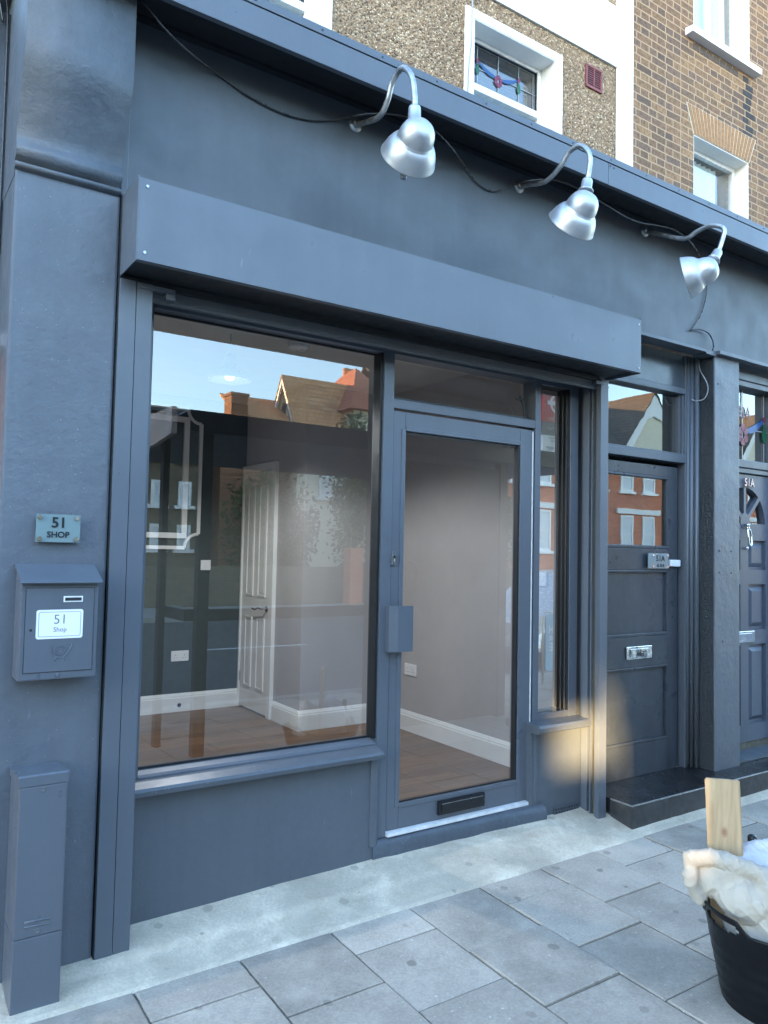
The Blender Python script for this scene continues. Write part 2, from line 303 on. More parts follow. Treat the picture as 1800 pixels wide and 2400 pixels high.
# ------------------------------------------------------------------ mesh helpers
class MB:
    def __init__(s): s.v = []; s.f = []; s.sm = []
    def add(s, vs, fs, smooth=False):
        o = len(s.v); s.v += [tuple(v) for v in vs]
        for q in fs: s.f.append(tuple(o+i for i in q)); s.sm.append(smooth)
        return s
    def box(s, x0, x1, y0, y1, z0, z1, b=0.0):
        if b <= 0:
            v = [(x, y, z) for z in (z0, z1) for y in (y0, y1) for x in (x0, x1)]
            return s.add(v, [(0, 2, 3, 1), (4, 5, 7, 6), (0, 1, 5, 4), (2, 6, 7, 3), (0, 4, 6, 2), (1, 3, 7, 5)])
        b = min(b, abs(x1-x0)*.45, abs(y1-y0)*.45, abs(z1-z0)*.45)
        bm = bmesh.new(); bmesh.ops.create_cube(bm, size=1)
        for q in bm.verts: q.co = ((x0+x1)/2+q.co.x*(x1-x0), (y0+y1)/2+q.co.y*(y1-y0), (z0+z1)/2+q.co.z*(z1-z0))
        bmesh.ops.bevel(bm, geom=list(bm.edges), offset=b, segments=2, affect='EDGES', profile=0.6)
        return s.bm(bm)
    def bm(s, bm, smooth=False):
        bm.verts.index_update(); bmesh.ops.recalc_face_normals(bm, faces=bm.faces)
        s.add([q.co[:] for q in bm.verts], [tuple(v.index for v in fc.verts) for fc in bm.faces], smooth); bm.free(); return s
    def prism(s, prof, a0, a1, axis='x', smooth=False):
        """closed profile extruded along an axis; profile given in the two other axes (yz, xz or xy)"""
        n = len(prof); vs = []
        for a in (a0, a1):
            for p, q in prof:
                vs.append((a, p, q) if axis == 'x' else (p, a, q) if axis == 'y' else (p, q, a))
        fs = [(i, (i+1) % n, n+(i+1) % n, n+i) for i in range(n)]
        bm = bmesh.new(); bv = [bm.verts.new(v) for v in vs]
        for q in fs: bm.faces.new([bv[i] for i in q])
        bm.faces.new(bv[:n]); bm.faces.new(bv[n:][::-1])
        bm.verts.index_update(); bmesh.ops.recalc_face_normals(bm, faces=bm.faces)
        o = len(s.v); s.v += vs
        for fc in bm.faces:
            s.f.append(tuple(o+v.index for v in fc.verts)); s.sm.append(smooth and len(fc.verts) == 4)
        bm.free(); return s
    def tube(s, pts, r, seg=10, smooth=True, spline=True):
        P = [Vector(p) for p in pts]
        if spline and len(P) > 2:
            Q = []; n = len(P)
            for i in range(n-1):
                a, b, c, d = P[max(i-1, 0)], P[i], P[i+1], P[min(i+2, n-1)]
                for k in range(6):
                    t = k/6; Q.append(0.5*((2*b)+(c-a)*t+(2*a-5*b+4*c-d)*t*t+(3*b-a-3*c+d)*t**3))
            Q.append(P[-1]); P = Q
        vs = []; fs = []; n = len(P); u = None
        for i, p in enumerate(P):
            d = (P[min(i+1, n-1)]-P[max(i-1, 0)]).normalized()
            if u is None: u = d.orthogonal().normalized()
            u = (u-d*u.dot(d)).normalized(); v = d.cross(u)
            for k in range(seg):
                a = 2*math.pi*k/seg; vs.append(p+(u*math.cos(a)+v*math.sin(a))*r)
        for i in range(n-1):
            for k in range(seg):
                k2 = (k+1) % seg; fs.append((i*seg+k, i*seg+k2, (i+1)*seg+k2, (i+1)*seg+k))
        s.add(vs, fs, smooth); o = len(s.v)-len(vs)
        s.f.append(tuple(o+k for k in reversed(range(seg)))); s.sm.append(False)
        s.f.append(tuple(o+(n-1)*seg+k for k in range(seg))); s.sm.append(False); return s
    def lathe(s, prof, M=None, seg=40, smooth=True):
        """profile (radius, height) about z, transformed by M"""
        M = M or Matrix(); vs = []; fs = []; n = len(prof)
        for r, h in prof:
            for k in range(seg):
                a = 2*math.pi*k/seg; vs.append(M @ Vector((r*math.cos(a), r*math.sin(a), h)))
        for i in range(n-1):
            for k in range(seg):
                k2 = (k+1) % seg; fs.append((i*seg+k, i*seg+k2, (i+1)*seg+k2, (i+1)*seg+k))
        return s.add(vs, fs, smooth)
    def cyl(s, c, d, r, h, seg=20):
        M = Vector(d).normalized().to_track_quat('Z', 'Y').to_matrix().to_4x4(); M.translation = Vector(c)
        return s.lathe([(0.0001, 0), (r, 0), (r, h), (0.0001, h)], M, seg, False)
    def quad(s, a, b, c, d): return s.add([a, b, c, d], [(0, 1, 2, 3)])
    def build(s, name, mat, parent=None, loc=None):
        me = bpy.data.meshes.new(name); me.from_pydata(s.v, [], s.f); me.validate()
        me.polygons.foreach_set('use_smooth', s.sm[:len(me.polygons)] if len(s.sm) >= len(me.polygons) else [False]*len(me.polygons))
        me.materials.append(mat); o = bpy.data.objects.new(name, me); SC.collection.objects.link(o)
        if parent is not None:
            o.parent = parent
            if 'W' in parent: o.matrix_parent_inverse = Matrix.Translation(-Vector(parent['W']))
        return o
def pieces(m, name, mat, parent=None):
    """build every loose piece collected in m as an object of its own"""
    par = list(range(len(m.v)))
    def find(a):
        while par[a] != a: par[a] = par[par[a]]; a = par[a]
        return a
    for fc in m.f:
        for a in fc[1:]: par[find(a)] = find(fc[0])
    grp = {}
    for i, fc in enumerate(m.f): grp.setdefault(find(fc[0]), []).append(i)
    for ids in grp.values():
        q = MB(); used = {}
        for i in ids:
            for a in m.f[i]:
                if a not in used: used[a] = len(q.v); q.v.append(m.v[a])
            q.f.append(tuple(used[a] for a in m.f[i])); q.sm.append(m.sm[i])
        q.build(name, mat, parent)
def weld(o):
    bm = bmesh.new(); bm.from_mesh(o.data); bmesh.ops.remove_doubles(bm, verts=bm.verts, dist=1e-5); bmesh.ops.recalc_face_normals(bm, faces=bm.faces); bm.to_mesh(o.data); bm.free(); return o
def tag(o, label, cat, group=None):
    o['label'] = label; o['category'] = cat
    if group: o['group'] = group
    return o
def thing(name, loc, label, cat, group=None):
    o = bpy.data.objects.new(name, None); SC.collection.objects.link(o); o.location = loc; o.empty_display_size = 0.1
    o['W'] = tuple(loc); return tag(o, label, cat, group)
def struct(o): o['kind'] = 'structure'; return o
B = lambda *a: MB().box(*a)
def textmesh(body, size, mat, name, parent, loc, rot=(R(90), 0, 0), align='CENTER', bold=0.0, ext=0.0008, sx=1.0, mirror=False, space=1.0):
    c = bpy.data.curves.new(name, 'FONT'); c.body = body; c.size = size; c.align_x = align; c.align_y = 'CENTER'; c.offset = bold; c.extrude = ext; c.space_character = space; c.resolution_u = 3
    t = bpy.data.objects.new(name+'_c', c); SC.collection.objects.link(t)
    me = bpy.data.meshes.new_from_object(t.evaluated_get(bpy.context.evaluated_depsgraph_get()))
    bpy.data.objects.remove(t); bpy.data.curves.remove(c)
    from mathutils import Euler
    X = Matrix.Translation(Vector(loc)) @ Euler(rot).to_matrix().to_4x4() @ Matrix.Diagonal((sx, 1, 1, 1))
    me.transform(X); me.materials.clear(); me.materials.append(mat)
    o = bpy.data.objects.new(name, me); SC.collection.objects.link(o)
    if parent is not None:
        o.parent = parent
        if 'W' in parent: o.matrix_parent_inverse = Matrix.Translation(-Vector(parent['W']))
    return o
def wallholes(x0, x1, z0, z1, y0, y1, holes):
    """a wall slab y0..y1 with rectangular holes (hx0,hx1,hz0,hz1), cut as a grid of boxes that butt together"""
    m = MB(); xs = sorted({x0, x1, *[c for h in holes for c in h[:2] if x0 < c < x1]}); zs = sorted({z0, z1, *[c for h in holes for c in h[2:] if z0 < c < z1]})
    for i in range(len(xs)-1):
        run = None
        for j in range(len(zs)-1):
            cx, cz = (xs[i]+xs[i+1])/2, (zs[j]+zs[j+1])/2
            solid = not any(h[0] < cx < h[1] and h[2] < cz < h[3] for h in holes)
            if solid: run = (run[0], zs[j+1]) if run else (zs[j], zs[j+1])
            if (not solid or j == len(zs)-2) and run:
                m.box(xs[i], xs[i+1], y0, y1, *run); run = None
    return m

# ================================================================== GROUND
def gz(x, y):
    """pavement level: falls to the kerb, a steeper concrete fillet at the wall"""
    base = -0.034 + 0.006*x + 0.03*(min(y, -0.21)+0.27)
    if y > -0.21: base += (y+0.21)*(0.10+0.045*x if x > -0.6 else 0.1)
    return base
# joint bed under the slabs, one sheet
m = MB(); xs = [-30, -4, -2]+[-1.5+0.25*i for i in range(35)]+[10, 30]; ys = [-4.3, -3, -2, -1, -0.5, -0.21]
m.add([(x, y, gz(x, y)-0.007) for y in ys for x in xs], [(j*len(xs)+i, j*len(xs)+i+1, (j+1)*len(xs)+i+1, (j+1)*len(xs)+i) for j in range(len(ys)-1) for i in range(len(xs)-1)])
struct(m.build('pavement_bed', M_joint))
# slabs: columns 0.39 wide, half bond, with a gap, a bevel and small tilts; one pavement object with a tone per slab
bm = bmesh.new(); lay = bm.faces.layers.float.new('tone_f'); tones = []
colx = [-0.047+0.3902*i for i in range(-9, 30)]
for ci, x0 in enumerate(colx):
    x1 = x0+0.3902; odd = (ci-9) % 2
    ys_ = [-0.21]; y = -0.21-(0.398 if odd else 0.195)
    while y > -4.35: ys_.append(y); y -= 0.398
    for k in range(len(ys_)-1):
        ya, yb = ys_[k], ys_[k+1]; gp = 0.0028+random.random()*0.002
        dz = random.uniform(-0.002, 0.003); tx = random.uniform(-0.006, 0.006); ty = random.uniform(-0.006, 0.006)
        near = -1 < x0 < 4 and ya > -2
        def P(x, y, d): return (x, y, gz(x, y)+dz+tx*(x-x0)+ty*(y-ya)-d)
        def ring(ins, d):
            c = [(x0+gp+ins, yb+gp+ins), (x1-gp-ins, yb+gp+ins), (x1-gp-ins, ya-gp-ins), (x0+gp+ins, ya-gp-ins)]
            if not near: return [bm.verts.new(P(x, y, d)) for x, y in c]
            out = []
            for q in range(4):
                a, b_ = c[q], c[(q+1) % 4]
                for s_ in range(7):
                    t = s_/7; x = a[0]+(b_[0]-a[0])*t; y = a[1]+(b_[1]-a[1])*t
                    j = 0.0022*noise.noise((x*17, y*17, 3.1)) + 0.0016*noise.noise((x*60, y*60, 1.1))
                    out.append(bm.verts.new(P(x+j, y+j*0.8, d)))
            return out
        r0 = ring(0, 0.03); r1 = ring(0.0, 0.003); r3 = ring(0.005, 0.0)
        tone = random.uniform(-0.16, 0.2)+(0.12 if k == 0 and not odd else 0); n = len(r0)
        for a, b_ in ((r0, r1), (r1, r3)):
            for q in range(n): bm.faces.new([a[q], a[(q+1) % n], b_[(q+1) % n], b_[q]])[lay] = tone
        bm.faces.new(r3)[lay] = tone
bmesh.ops.recalc_face_normals(bm, faces=bm.faces)
me = bpy.data.meshes.new('pavement'); tl = [fc[lay] for fc in bm.faces]; bm.to_mesh(me); bm.free()
me.attributes.remove(me.attributes['tone_f']); at = me.attributes.new('tone', 'FLOAT', 'FACE'); at.data.foreach_set('value', tl)
me.materials.append(M_slab); o = bpy.data.objects.new('pavement', me); SC.collection.objects.link(o); struct(o)
# concrete fillet along the shop wall, uneven
xs = [-0.62+0.06*i for i in range(95)]; ys = [-0.222+0.0155*i for i in range(27)]
def cz(x, y):
    e = 0.004*noise.noise((x*3, y*5, 0.5))+0.002*noise.noise((x*14, y*14, 2))
    lip = 0.010*max(0, min(1, (y+0.06+0.03*noise.noise((x*2, 0, 7)))*30)) if x < 2.3 else 0
    return gz(x, y)+0.004+e+lip
m = MB(); v = []
for j, y in enumerate(ys):
    for x in xs:
        yy = y+(0.006*noise.noise((x*6, 1, 1))+0.004*noise.noise((x*25, 4, 1)) if j == 0 else 0)
        v.append((x, yy, cz(x, yy)-(0.02 if j == 0 else 0)))
m.add(v, [(j*len(xs)+i, j*len(xs)+i+1, (j+1)*len(xs)+i+1, (j+1)*len(xs)+i) for j in range(len(ys)-1) for i in range(len(xs)-1)], True)
struct(m.build('concrete_strip', M_conc))
# kerb, road, far pavement, wide ground
m = MB()
for i in range(-34, 66): m.box(i*0.9+0.004, i*0.9+0.896, -4.48, -4.31, -0.45, -0.155+0.004*(i % 3), 0.012)
struct(m.build('kerb', M_kerb))
struct(MB().quad((-60, -14.2, -0.27), (90, -14.2, -0.27), (90, -4.47, -0.27), (-60, -4.47, -0.27)).build('road', M_asph))
m = MB()
for i in range(-12, 24): m.box(i*4.0, i*4.0+2.0, -9.35, -9.25, -0.272, -0.266)
struct(m.build('road_markings', M_white))
m = MB().box(-60, 90, -14.36, -14.2, -0.4, -0.15, 0.01); m.box(-60, 90, -17.0, -14.37, -0.4, -0.155)
struct(m.build('far_pavement', M_kerb))
struct(MB().quad((-250, -300, -0.42), (300, -300, -0.42), (300, 200, -0.42), (-250, 200, -0.42)).build('ground', M_asph))

# ================================================================== SHOP
shop = thing('shop_building', (1.25, 0.1, 0.0), 'blue-grey painted shop front with a big window and a glass door', 'shop')
# pier with moulding and corbel
pier = MB()
pier.box(-0.497, -0.13, 0.02, 0.62, -0.08, 2.822, 0.010)
pier.build('pier', M_render, shop)
prof = [(0.62, 2.80), (0.024, 2.80), (0.024, 2.826), (0.006, 2.828), (-0.002, 2.835), (0.004, 2.845), (0.026, 2.848), (0.026, 2.858), (0.000, 2.866), (-0.012, 2.885), (-0.008, 2.905), (0.004, 2.92),
        (0.004, 2.945), (-0.004, 2.97), (-0.018, 3.0), (-0.036, 3.04), (-0.056, 3.08), (-0.078, 3.12), (-0.096, 3.155), (-0.108, 3.19), (-0.113, 3.23), (-0.113, 3.5), (-0.113, 3.8), (0.62, 3.8)]
MB().prism(prof, -0.499, -0.132, 'x', True).build('corbel', M_corbel, shop)
# fascia board and little returns
m = MB().box(-0.102, 6.2, 0.05, 0.09, 2.83, 3.56); m.box(-0.128, -0.104, 0.03, 0.1, 2.82, 3.56, 0.002)
m.build('fascia_board', M_fascia, shop)
m = MB().box(-0.104, -0.100, 0.046, 0.052, 2.83, 3.55); m.build('sealant_line', M_conc, shop)
# drip ledge under the fascia
m = MB(); m.box(2.66, 3.585, -0.002, 0.11, 2.822, 2.842, 0.003); m.box(3.588, 3.70, 0.004, 0.11, 2.815, 2.838, 0.003); m.box(3.702, 4.03, -0.022, 0.11, 2.826, 2.850, 0.003); m.box(4.0, 6.2, -0.004, 0.11, 2.832, 2.856, 0.003)
m.build('drip_ledge', M_wood, shop)
# cornice
m = MB(); m.box(-0.6, 2.383, -0.2, -0.175, 3.508, 3.628, 0.002); m.box(2.386, 6.2, -0.2, -0.175, 3.508, 3.628, 0.002)
m.box(-0.6, 6.2, -0.204, -0.18, 3.631, 3.666, 0.002)
m.box(-0.6, 6.2, -0.174, 1.62, 3.60, 3.655)
cor = m.build('cornice', M_paint, shop)
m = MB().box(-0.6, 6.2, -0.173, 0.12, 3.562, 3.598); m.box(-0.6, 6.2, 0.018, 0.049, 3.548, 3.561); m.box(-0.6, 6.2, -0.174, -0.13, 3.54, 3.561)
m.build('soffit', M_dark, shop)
m = MB()
for i in range(22): m.cyl((-0.3+0.3*i, -0.205, 3.648), (0, -1, 0), 0.004, 0.002, 10)
for z in (3.615, 3.612): m.cyl((2.40 if z > 3.613 else 2.43, -0.201, z), (0, -1, 0), 0.0045, 0.002, 10)
pieces(m, 'cornice_screw', M_dark, shop)
# lintel behind the shutter box, plus the wall up to the fascia
B(-0.3, 2.64, 0.10, 0.29, 2.495, 2.83).build('lintel', M_fascia, shop)
# stall riser
m = MB().box(-0.06, 1.20, 0.155, 0.26, -0.08, 0.528); m.box(1.15, 1.19, 0.148, 0.26, 0.10, 0.52, 0.003)
m.build('stall_riser', M_riser, shop)
m = MB().box(2.18, 2.60, 0.135, 0.26, -0.05, 0.53); m.box(2.205, 2.228, 0.130, 0.26, 0.14, 0.525, 0.003); m.build('side_riser', M_riser, shop)
# plinth under the door with a soft worn front
m = MB(); n = 40; vs = []
for i in range(n+1):
    x = 1.17+1.10*i/n; fy = 0.142-0.05*(i/n)+0.008*noise.noise((x*6, 0, 0))
    for (dy, z) in ((0, -0.08), (0.002, 0.04), (0.006, 0.10), (0.02, 0.122), (0.05, 0.13), (0.2, 0.13)):
        vs.append((x, fy+dy+0.004*noise.noise((x*9, z*20, 5)), z+0.004*noise.noise((x*8, dy*30, 2))))
m.add(vs, [(i*6+k, (i+1)*6+k, (i+1)*6+k+1, i*6+k+1) for i in range(n) for k in range(5)], True)
m.add([vs[k] for k in range(6)]+[(1.17, 0.34, -0.08)], [(0, 1, 2, 3, 4, 5, 6)]); m.add([vs[n*6+k] for k in range(6)]+[(2.27, 0.3, -0.08)], [(6, 5, 4, 3, 2, 1, 0)])
m.build('plinth', M_plinth, shop)
# --- main window
F0, F1, GY = 0.165, 0.265, 0.23
m = MB(); m.box(-0.3, 0.058, F0, F1, 0.53, 2.495, 0.002); m.box(0.06, 1.19, F0, F1, 2.468, 2.494, 0.002)
m.prism([(F0, 0.553), (F0, 0.578), (F0+0.012, 0.586), (GY-0.006, 0.598), (F1, 0.598), (F1, 0.553)], 0.06, 1.19, 'x')
win = m.build('window_frame', M_paint, shop)
m = MB().box(0.06, 1.185, GY-0.012, GY-0.003, 0.598, 0.606); m.box(1.178, 1.1915, F0+0.012, GY+0.004, 0.60, 2.466); m.box(0.06, 1.178, GY-0.012, GY-0.003, 2.458, 2.466); m.build('gasket', M_black, win)
MB().quad((0.05, GY, 0.59), (1.195, GY, 0.59), (1.195, GY, 2.475), (0.05, GY, 2.475)).build('pane', M_glass, win)
sp = [(F0+0.02, 0.520), (0.105, 0.520), (0.086, 0.526), (0.082, 0.545), (0.090, 0.556), (0.14, 0.570), (F0+0.02, 0.573)]
MB().prism(sp, -0.04, 1.180, 'x').build('sill', M_wood, win)
# --- mullions and transom
m = MB(); m.box(1.192, 1.251, F0-0.002, F1, 0.13, 2.495, 0.003); m.box(2.219, 2.262, F0-0.002, F1, 0.13, 2.495, 0.003); m.box(1.251, 2.219, F0, F1, 2.200, 2.246, 0.003)
m.box(1.251, 2.219, F0, F1, 2.47, 2.494); m.build('door_frame', M_paint, shop)
m = MB().box(2.206, 2.2185, F0+0.014, F1, 0.15, 2.199); m.build('door_frame_gasket', M_black, shop)
fl = MB().box(1.252, 2.218, F0+0.03, F0+0.06, 2.247, 2.262).build('fanlight', M_black, shop)
MB().quad((1.252, GY+0.01, 2.25), (2.218, GY+0.01, 2.25), (2.218, GY+0.06, 2.47), (1.252, GY+0.06, 2.47)).build('pane', M_glass, fl)
MB().tube([(2.19, 0.215, 2.255), (2.175, 0.215, 2.33), (2.15, 0.22, 2.385)], 0.007, 8).box(2.12, 2.175, 0.212, 0.222, 2.36, 2.368).build('stay_arm', M_black, fl)
# --- glass door
dz0, dz1 = 0.152, 2.188
m = MB(); fy, by = F0+0.003, F0+0.055
m.box(1.254, 1.326, fy, by, dz0, dz1, 0.003); m.box(2.109, 2.199, fy, by, dz0, dz1, 0.003); m.box(1.327, 2.108, fy, by, 2.096, dz1, 0.003); m.box(1.327, 2.108, fy, by, dz0, 0.268, 0.003)
for a in ((1.303, 1.327, 0.258, 2.104), (2.108, 2.132, 0.258, 2.104)): m.box(a[0], a[1], fy-0.004, fy+0.01, a[2], a[3], 0.002)
m.box(1.328, 2.107, fy-0.004, fy+0.01, 2.094, 2.118, 0.002); m.box(1.328, 2.107, fy-0.004, fy+0.01, 0.250, 0.272, 0.002)
door = m.build('door', M_paint, shop)
m = MB().box(2.096, 2.107, fy+0.002, fy+0.03, 0.272, 2.094); m.box(1.328, 2.096, fy+0.012, fy+0.02, 2.082, 2.094); m.box(1.328, 2.096, fy+0.012, fy+0.02, 0.272, 0.278); m.build('gasket', M_black, door)
MB().quad((1.326, fy+0.024, 0.268), (2.109, fy+0.024, 0.268), (2.109, fy+0.024, 2.096), (1.326, fy+0.024, 2.096)).build('pane', M_glassd, door)
m = MB().prism([(1.226, 0.163), (1.226, 0.132), (1.262, 0.108), (1.352, 0.108), (1.352, 0.112), (1.264, 0.112), (1.231, 0.134), (1.231, 0.163)], 1.012, 1.232, 'z'); m.build('pull_handle', M_paint, door)
lk = MB().box(1.250, 1.276, 0.156, 0.166, 1.427, 1.493, 0.003).build('lock_plate', M_signgrey, door)
m = MB().cyl((1.263, 0.156, 1.468), (0, -1, 0), 0.0075, 0.006, 16); m.box(1.2595, 1.2665, 0.150, 0.157, 1.445, 1.468, 0.002); m.cyl((1.263, 0.156, 1.486), (0, -1, 0), 0.003, 0.002); m.cyl((1.263, 0.156, 1.434), (0, -1, 0), 0.003, 0.002)
m.build('lock_cylinder', M_chrome, lk)
lp = MB().box(1.564, 1.869, 0.150, 0.168, 0.178, 0.246, 0.004).build('letter_plate', M_blackgloss, door)
m = MB().box(1.580, 1.853, 0.146, 0.1505, 0.190, 0.234, 0.003); m.build('flap', M_blackgloss, lp)
B(1.580, 1.853, 0.1455, 0.1475, 0.232, 0.2345).build('flap_hinge', M_galv, lp)
m = MB().prism([(0.146, 0.131), (0.146, 0.1475), (0.165, 0.1505), (0.2, 0.1505), (0.2, 0.131)], 1.252, 2.215, 'x'); m.build('threshold', M_silver, shop)
# white sealant bead down the lock side of the door
B(2.2003, 2.2050, F0-0.0015, F0+0.004, 0.155, 2.18).build('sealant_bead', M_silver, shop)
# --- side window
m = MB(); m.box(2.506, 2.572, F0, F1, 0.53, 2.495, 0.003); m.box(2.263, 2.505, F0, F1, 0.573, 0.608, 0.003); m.box(2.263, 2.505, F0, F1, 2.46, 2.494)
sw = m.build('side_window', M_paint, shop)
SY = 0.177
m = MB().box(2.493, 2.5055, SY+0.003, GY+0.03, 0.615, 2.46); m.box(2.500, 2.5055, F0+0.004, SY+0.002, 0.609, 2.459); m.box(2.263, 2.493, SY+0.003, SY+0.012, 0.608, 0.616); m.build('gasket', M_black, sw)
MB().quad((2.2625, SY, 0.609), (2.5055, SY, 0.609), (2.5055, SY, 2.459), (2.2625, SY, 2.459)).build('pane', M_glassr, sw)
MB().prism([(F0+0.02, 0.524), (0.075, 0.524), (0.058, 0.532), (0.056, 0.556), (0.066, 0.568), (F0+0.02, 0.574)], 2.172, 2.574, 'x').build('sill', M_wood, sw)
# air brick
m = MB().box(2.358, 2.556, 0.127, 0.14, 0.030, 0.090, 0.002)
ab = m.build('air_brick', M_plinth, shop)
m = MB()
for r_ in range(3):
    for i in range(9): m.cyl((2.372+i*0.0213+(0.008 if r_ == 1 else 0), 0.1275, 0.042+r_*0.018), (0, -1, 0), 0.0062, 0.0012, 10)
pieces(m, 'vent_hole', M_black, ab)
# --- interior
B(-0.3, 2.7, 0.266, 3.4, 0.06, 0.14).build('wood_floor', M_floor, shop)
m = MB().box(-0.3, 2.75, 0.295, 3.5, 2.75, 2.85); m.build('ceiling', M_ceil, shop)
m = MB().box(-0.3, -0.2, 0.27, 3.5, 0.06, 2.75); m.box(2.6, 2.72, 0.27, 2.23, 0.14, 2.75); m.box(1.87, 2.72, 2.23, 3.5, 0.14, 2.75)
pieces(m, 'interior_wall', M_int, shop)
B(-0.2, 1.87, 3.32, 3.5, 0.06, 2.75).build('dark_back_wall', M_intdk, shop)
def skirt(m, ax, a0, a1, face, sgn):
    p = [(0, 0.14), (0.018, 0.14), (0.018, 0.252), (0.014, 0.258), (0.014, 0.268), (0.009, 0.276), (0.005, 0.286), (0, 0.288)]
    p = [(face+sgn*d, z) for d, z in p]
    m.prism(p, a0, a1, ax)
m = MB(); skirt(m, 'x', -0.2, 1.868, 3.32, -1); skirt(m, 'x', 1.853, 2.6, 2.23, -1); skirt(m, 'y', 0.28, 2.212, 2.6, -1); skirt(m, 'y', 2.23, 2.66, 1.87, -1)
m.build('skirting_board', M_skirt, shop)
# inner panelled door on the left face of the block (x = 1.87)
def rect_x(m, y0, y1, z0, z1, wd, x0, x1):
    m.box(x0, x1, y0, y1, z0, z0+wd); m.box(x0, x1, y0, y1, z1-wd, z1); m.box(x0, x1, y0, y0+wd, z0+wd, z1-wd); m.box(x0, x1, y1-wd, y1, z0+wd, z1-wd)
m = MB().box(1.852, 1.874, 2.745, 3.292, 0.152, 2.135, 0.002)
for (y0, y1) in ((2.825, 2.975), (3.065, 3.205)):
    for (z0, z1) in ((0.335, 0.92), (1.095, 2.02)):
        rect_x(m, y0, y1, z0, z1, 0.016, 1.842, 1.853)
        m.prism([(y0+0.03, z0+0.03), (y1-0.03, z0+0.03), (y1-0.03, z1-0.03), (y0+0.03, z1-0.03)], 1.846, 1.853, 'x')
idoor = m.build('inner_door', M_white, shop)
m = MB().box(1.838, 1.872, 2.675, 2.742, 0.14, 2.20, 0.004); m.box(1.838, 1.872, 3.295, 3.318, 0.14, 2.20, 0.004); m.box(1.838, 1.872, 2.7425, 3.2945, 2.138, 2.20, 0.004); m.build('architrave', M_skirt, idoor)
m = MB().cyl((1.852, 2.786, 1.005), (-1, 0, 0), 0.024, 0.01, 20); m.tube([(1.842, 2.786, 1.005), (1.80, 2.79, 1.006), (1.795, 2.84, 1.01), (1.797, 2.90, 0.995), (1.795, 2.95, 1.0)], 0.008, 8); m.build('handle', M_chrome, idoor)
B(1.846, 1.853, 3.286, 3.2945, 0.36, 0.44).build('hinge', M_galv, idoor)
# decorative wall mouldings on the dark wall
m = MB(); y0, y1 = 3.297, 3.3205
def frame_xz(m, x0, x1, z0, z1, wd, ya, yb):
    m.box(x0, x1, ya, yb, z0, z0+wd, 0.004); m.box(x0, x1, ya, yb, z1-wd, z1, 0.004); m.box(x0, x0+wd, ya, yb, z0+wd, z1-wd, 0.004); m.box(x1-wd, x1, ya, yb, z0+wd, z1-wd, 0.004)
frame_xz(m, 0.32, 1.342, 1.562, 2.575, 0.045, 3.292, 3.3205)
wm = m.build('inner_wall_moulding', M_skirt, shop)
m = MB()
m.box(0.30, 1.33, y0, y1, 1.470, 1.500, 0.004); m.box(0.30, 1.33, y0, y1, 2.63, 2.66, 0.004); m.box(1.43, 1.46, y0, y1, 1.60, 2.53, 0.004)
for cz, s_ in ((1.485, 1), (2.645, -1)):
    pts = [(1.445+0.0-0.13*math.sin(a)*0+(-0.0), 0, 0) for a in (0,)]
    arc = [(1.445-0.115*math.sin(a), 3.309, cz+s_*0.115*math.cos(a)) for a in [R(90)*k/10 for k in range(11)]]
    m.tube(arc, 0.014, 8, spline=False)
m.build('outer_wall_moulding', M_skirt, shop)
# ---------------------------------------------------------------- shutter
sh = thing('roller_shutter', (1.27, -0.1, 2.5), 'long blue-grey roller shutter box with side guide rails over the shop window', 'roller shutter')
m = MB(); m.prism([(-0.2, 2.516), (-0.2, 2.815), (0.048, 2.822), (0.048, 2.815), (-0.196, 2.808), (-0.196, 2.520), (-0.17, 2.520), (-0.17, 2.516)], -0.122, 2.665, 'x')
m.box(-0.126, -0.122, -0.199, 0.018, 2.512, 2.822); m.box(2.665, 2.668, -0.199, 0.048, 2.512, 2.822)
sb = m.build('shutter_box', M_paint, sh)
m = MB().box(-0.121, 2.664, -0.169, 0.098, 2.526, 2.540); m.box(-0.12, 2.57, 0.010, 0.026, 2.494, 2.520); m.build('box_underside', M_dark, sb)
for x, z in ((-0.094, 2.787), (-0.096, 2.545), (2.645, 2.785), (2.645, 2.54)):
    MB().cyl((x, -0.2, z), (0, -1, 0), 0.0055, 0.004, 12).build('screw', M_galv, sb)
m = MB().box(0.004, 2.571, 0.028, 0.058, 2.458, 2.502, 0.003); m.box(0.004, 2.571, 0.030, 0.05, 2.447, 2.4575); m.build('bottom_rail', M_fascia, sh)
m = MB().box(-0.126, -0.0635, 0.0, 0.155, -0.03, 2.505, 0.002); m.box(-0.0615, 0.0, 0.0015, 0.155, -0.03, 2.505, 0.002); m.box(-0.06, 0.087, -0.003, 0.03, 2.482, 2.5, 0.002); m.box(0.05, 0.088, -0.004, 0.03, 2.457, 2.4815, 0.002)
m.build('guide_rail', M_paint, sh)
m = MB().box(-0.129, -0.1265, 0.004, 0.06, -0.03, 2.83); m.build('sealant_gap', M_black, sh)
m = MB().box(2.574, 2.637, 0.0, 0.034, 0.03, 2.505, 0.002); m.box(2.60, 2.637, 0.034, 0.16, 0.03, 2.505); m.box(2.574, 2.5995, 0.060, 0.068, 0.03, 2.46); m.box(2.574, 2.5995, 0.086, 0.130, 0.03, 2.46, 0.002); m.box(2.53, 2.60, -0.003, 0.03, 2.47, 2.49, 0.002)
gr = m.build('guide_rail', M_paint, sh)
B(2.590, 2.5995, 0.035, 0.0595, 0.03, 2.46).build('channel', M_olive, gr)

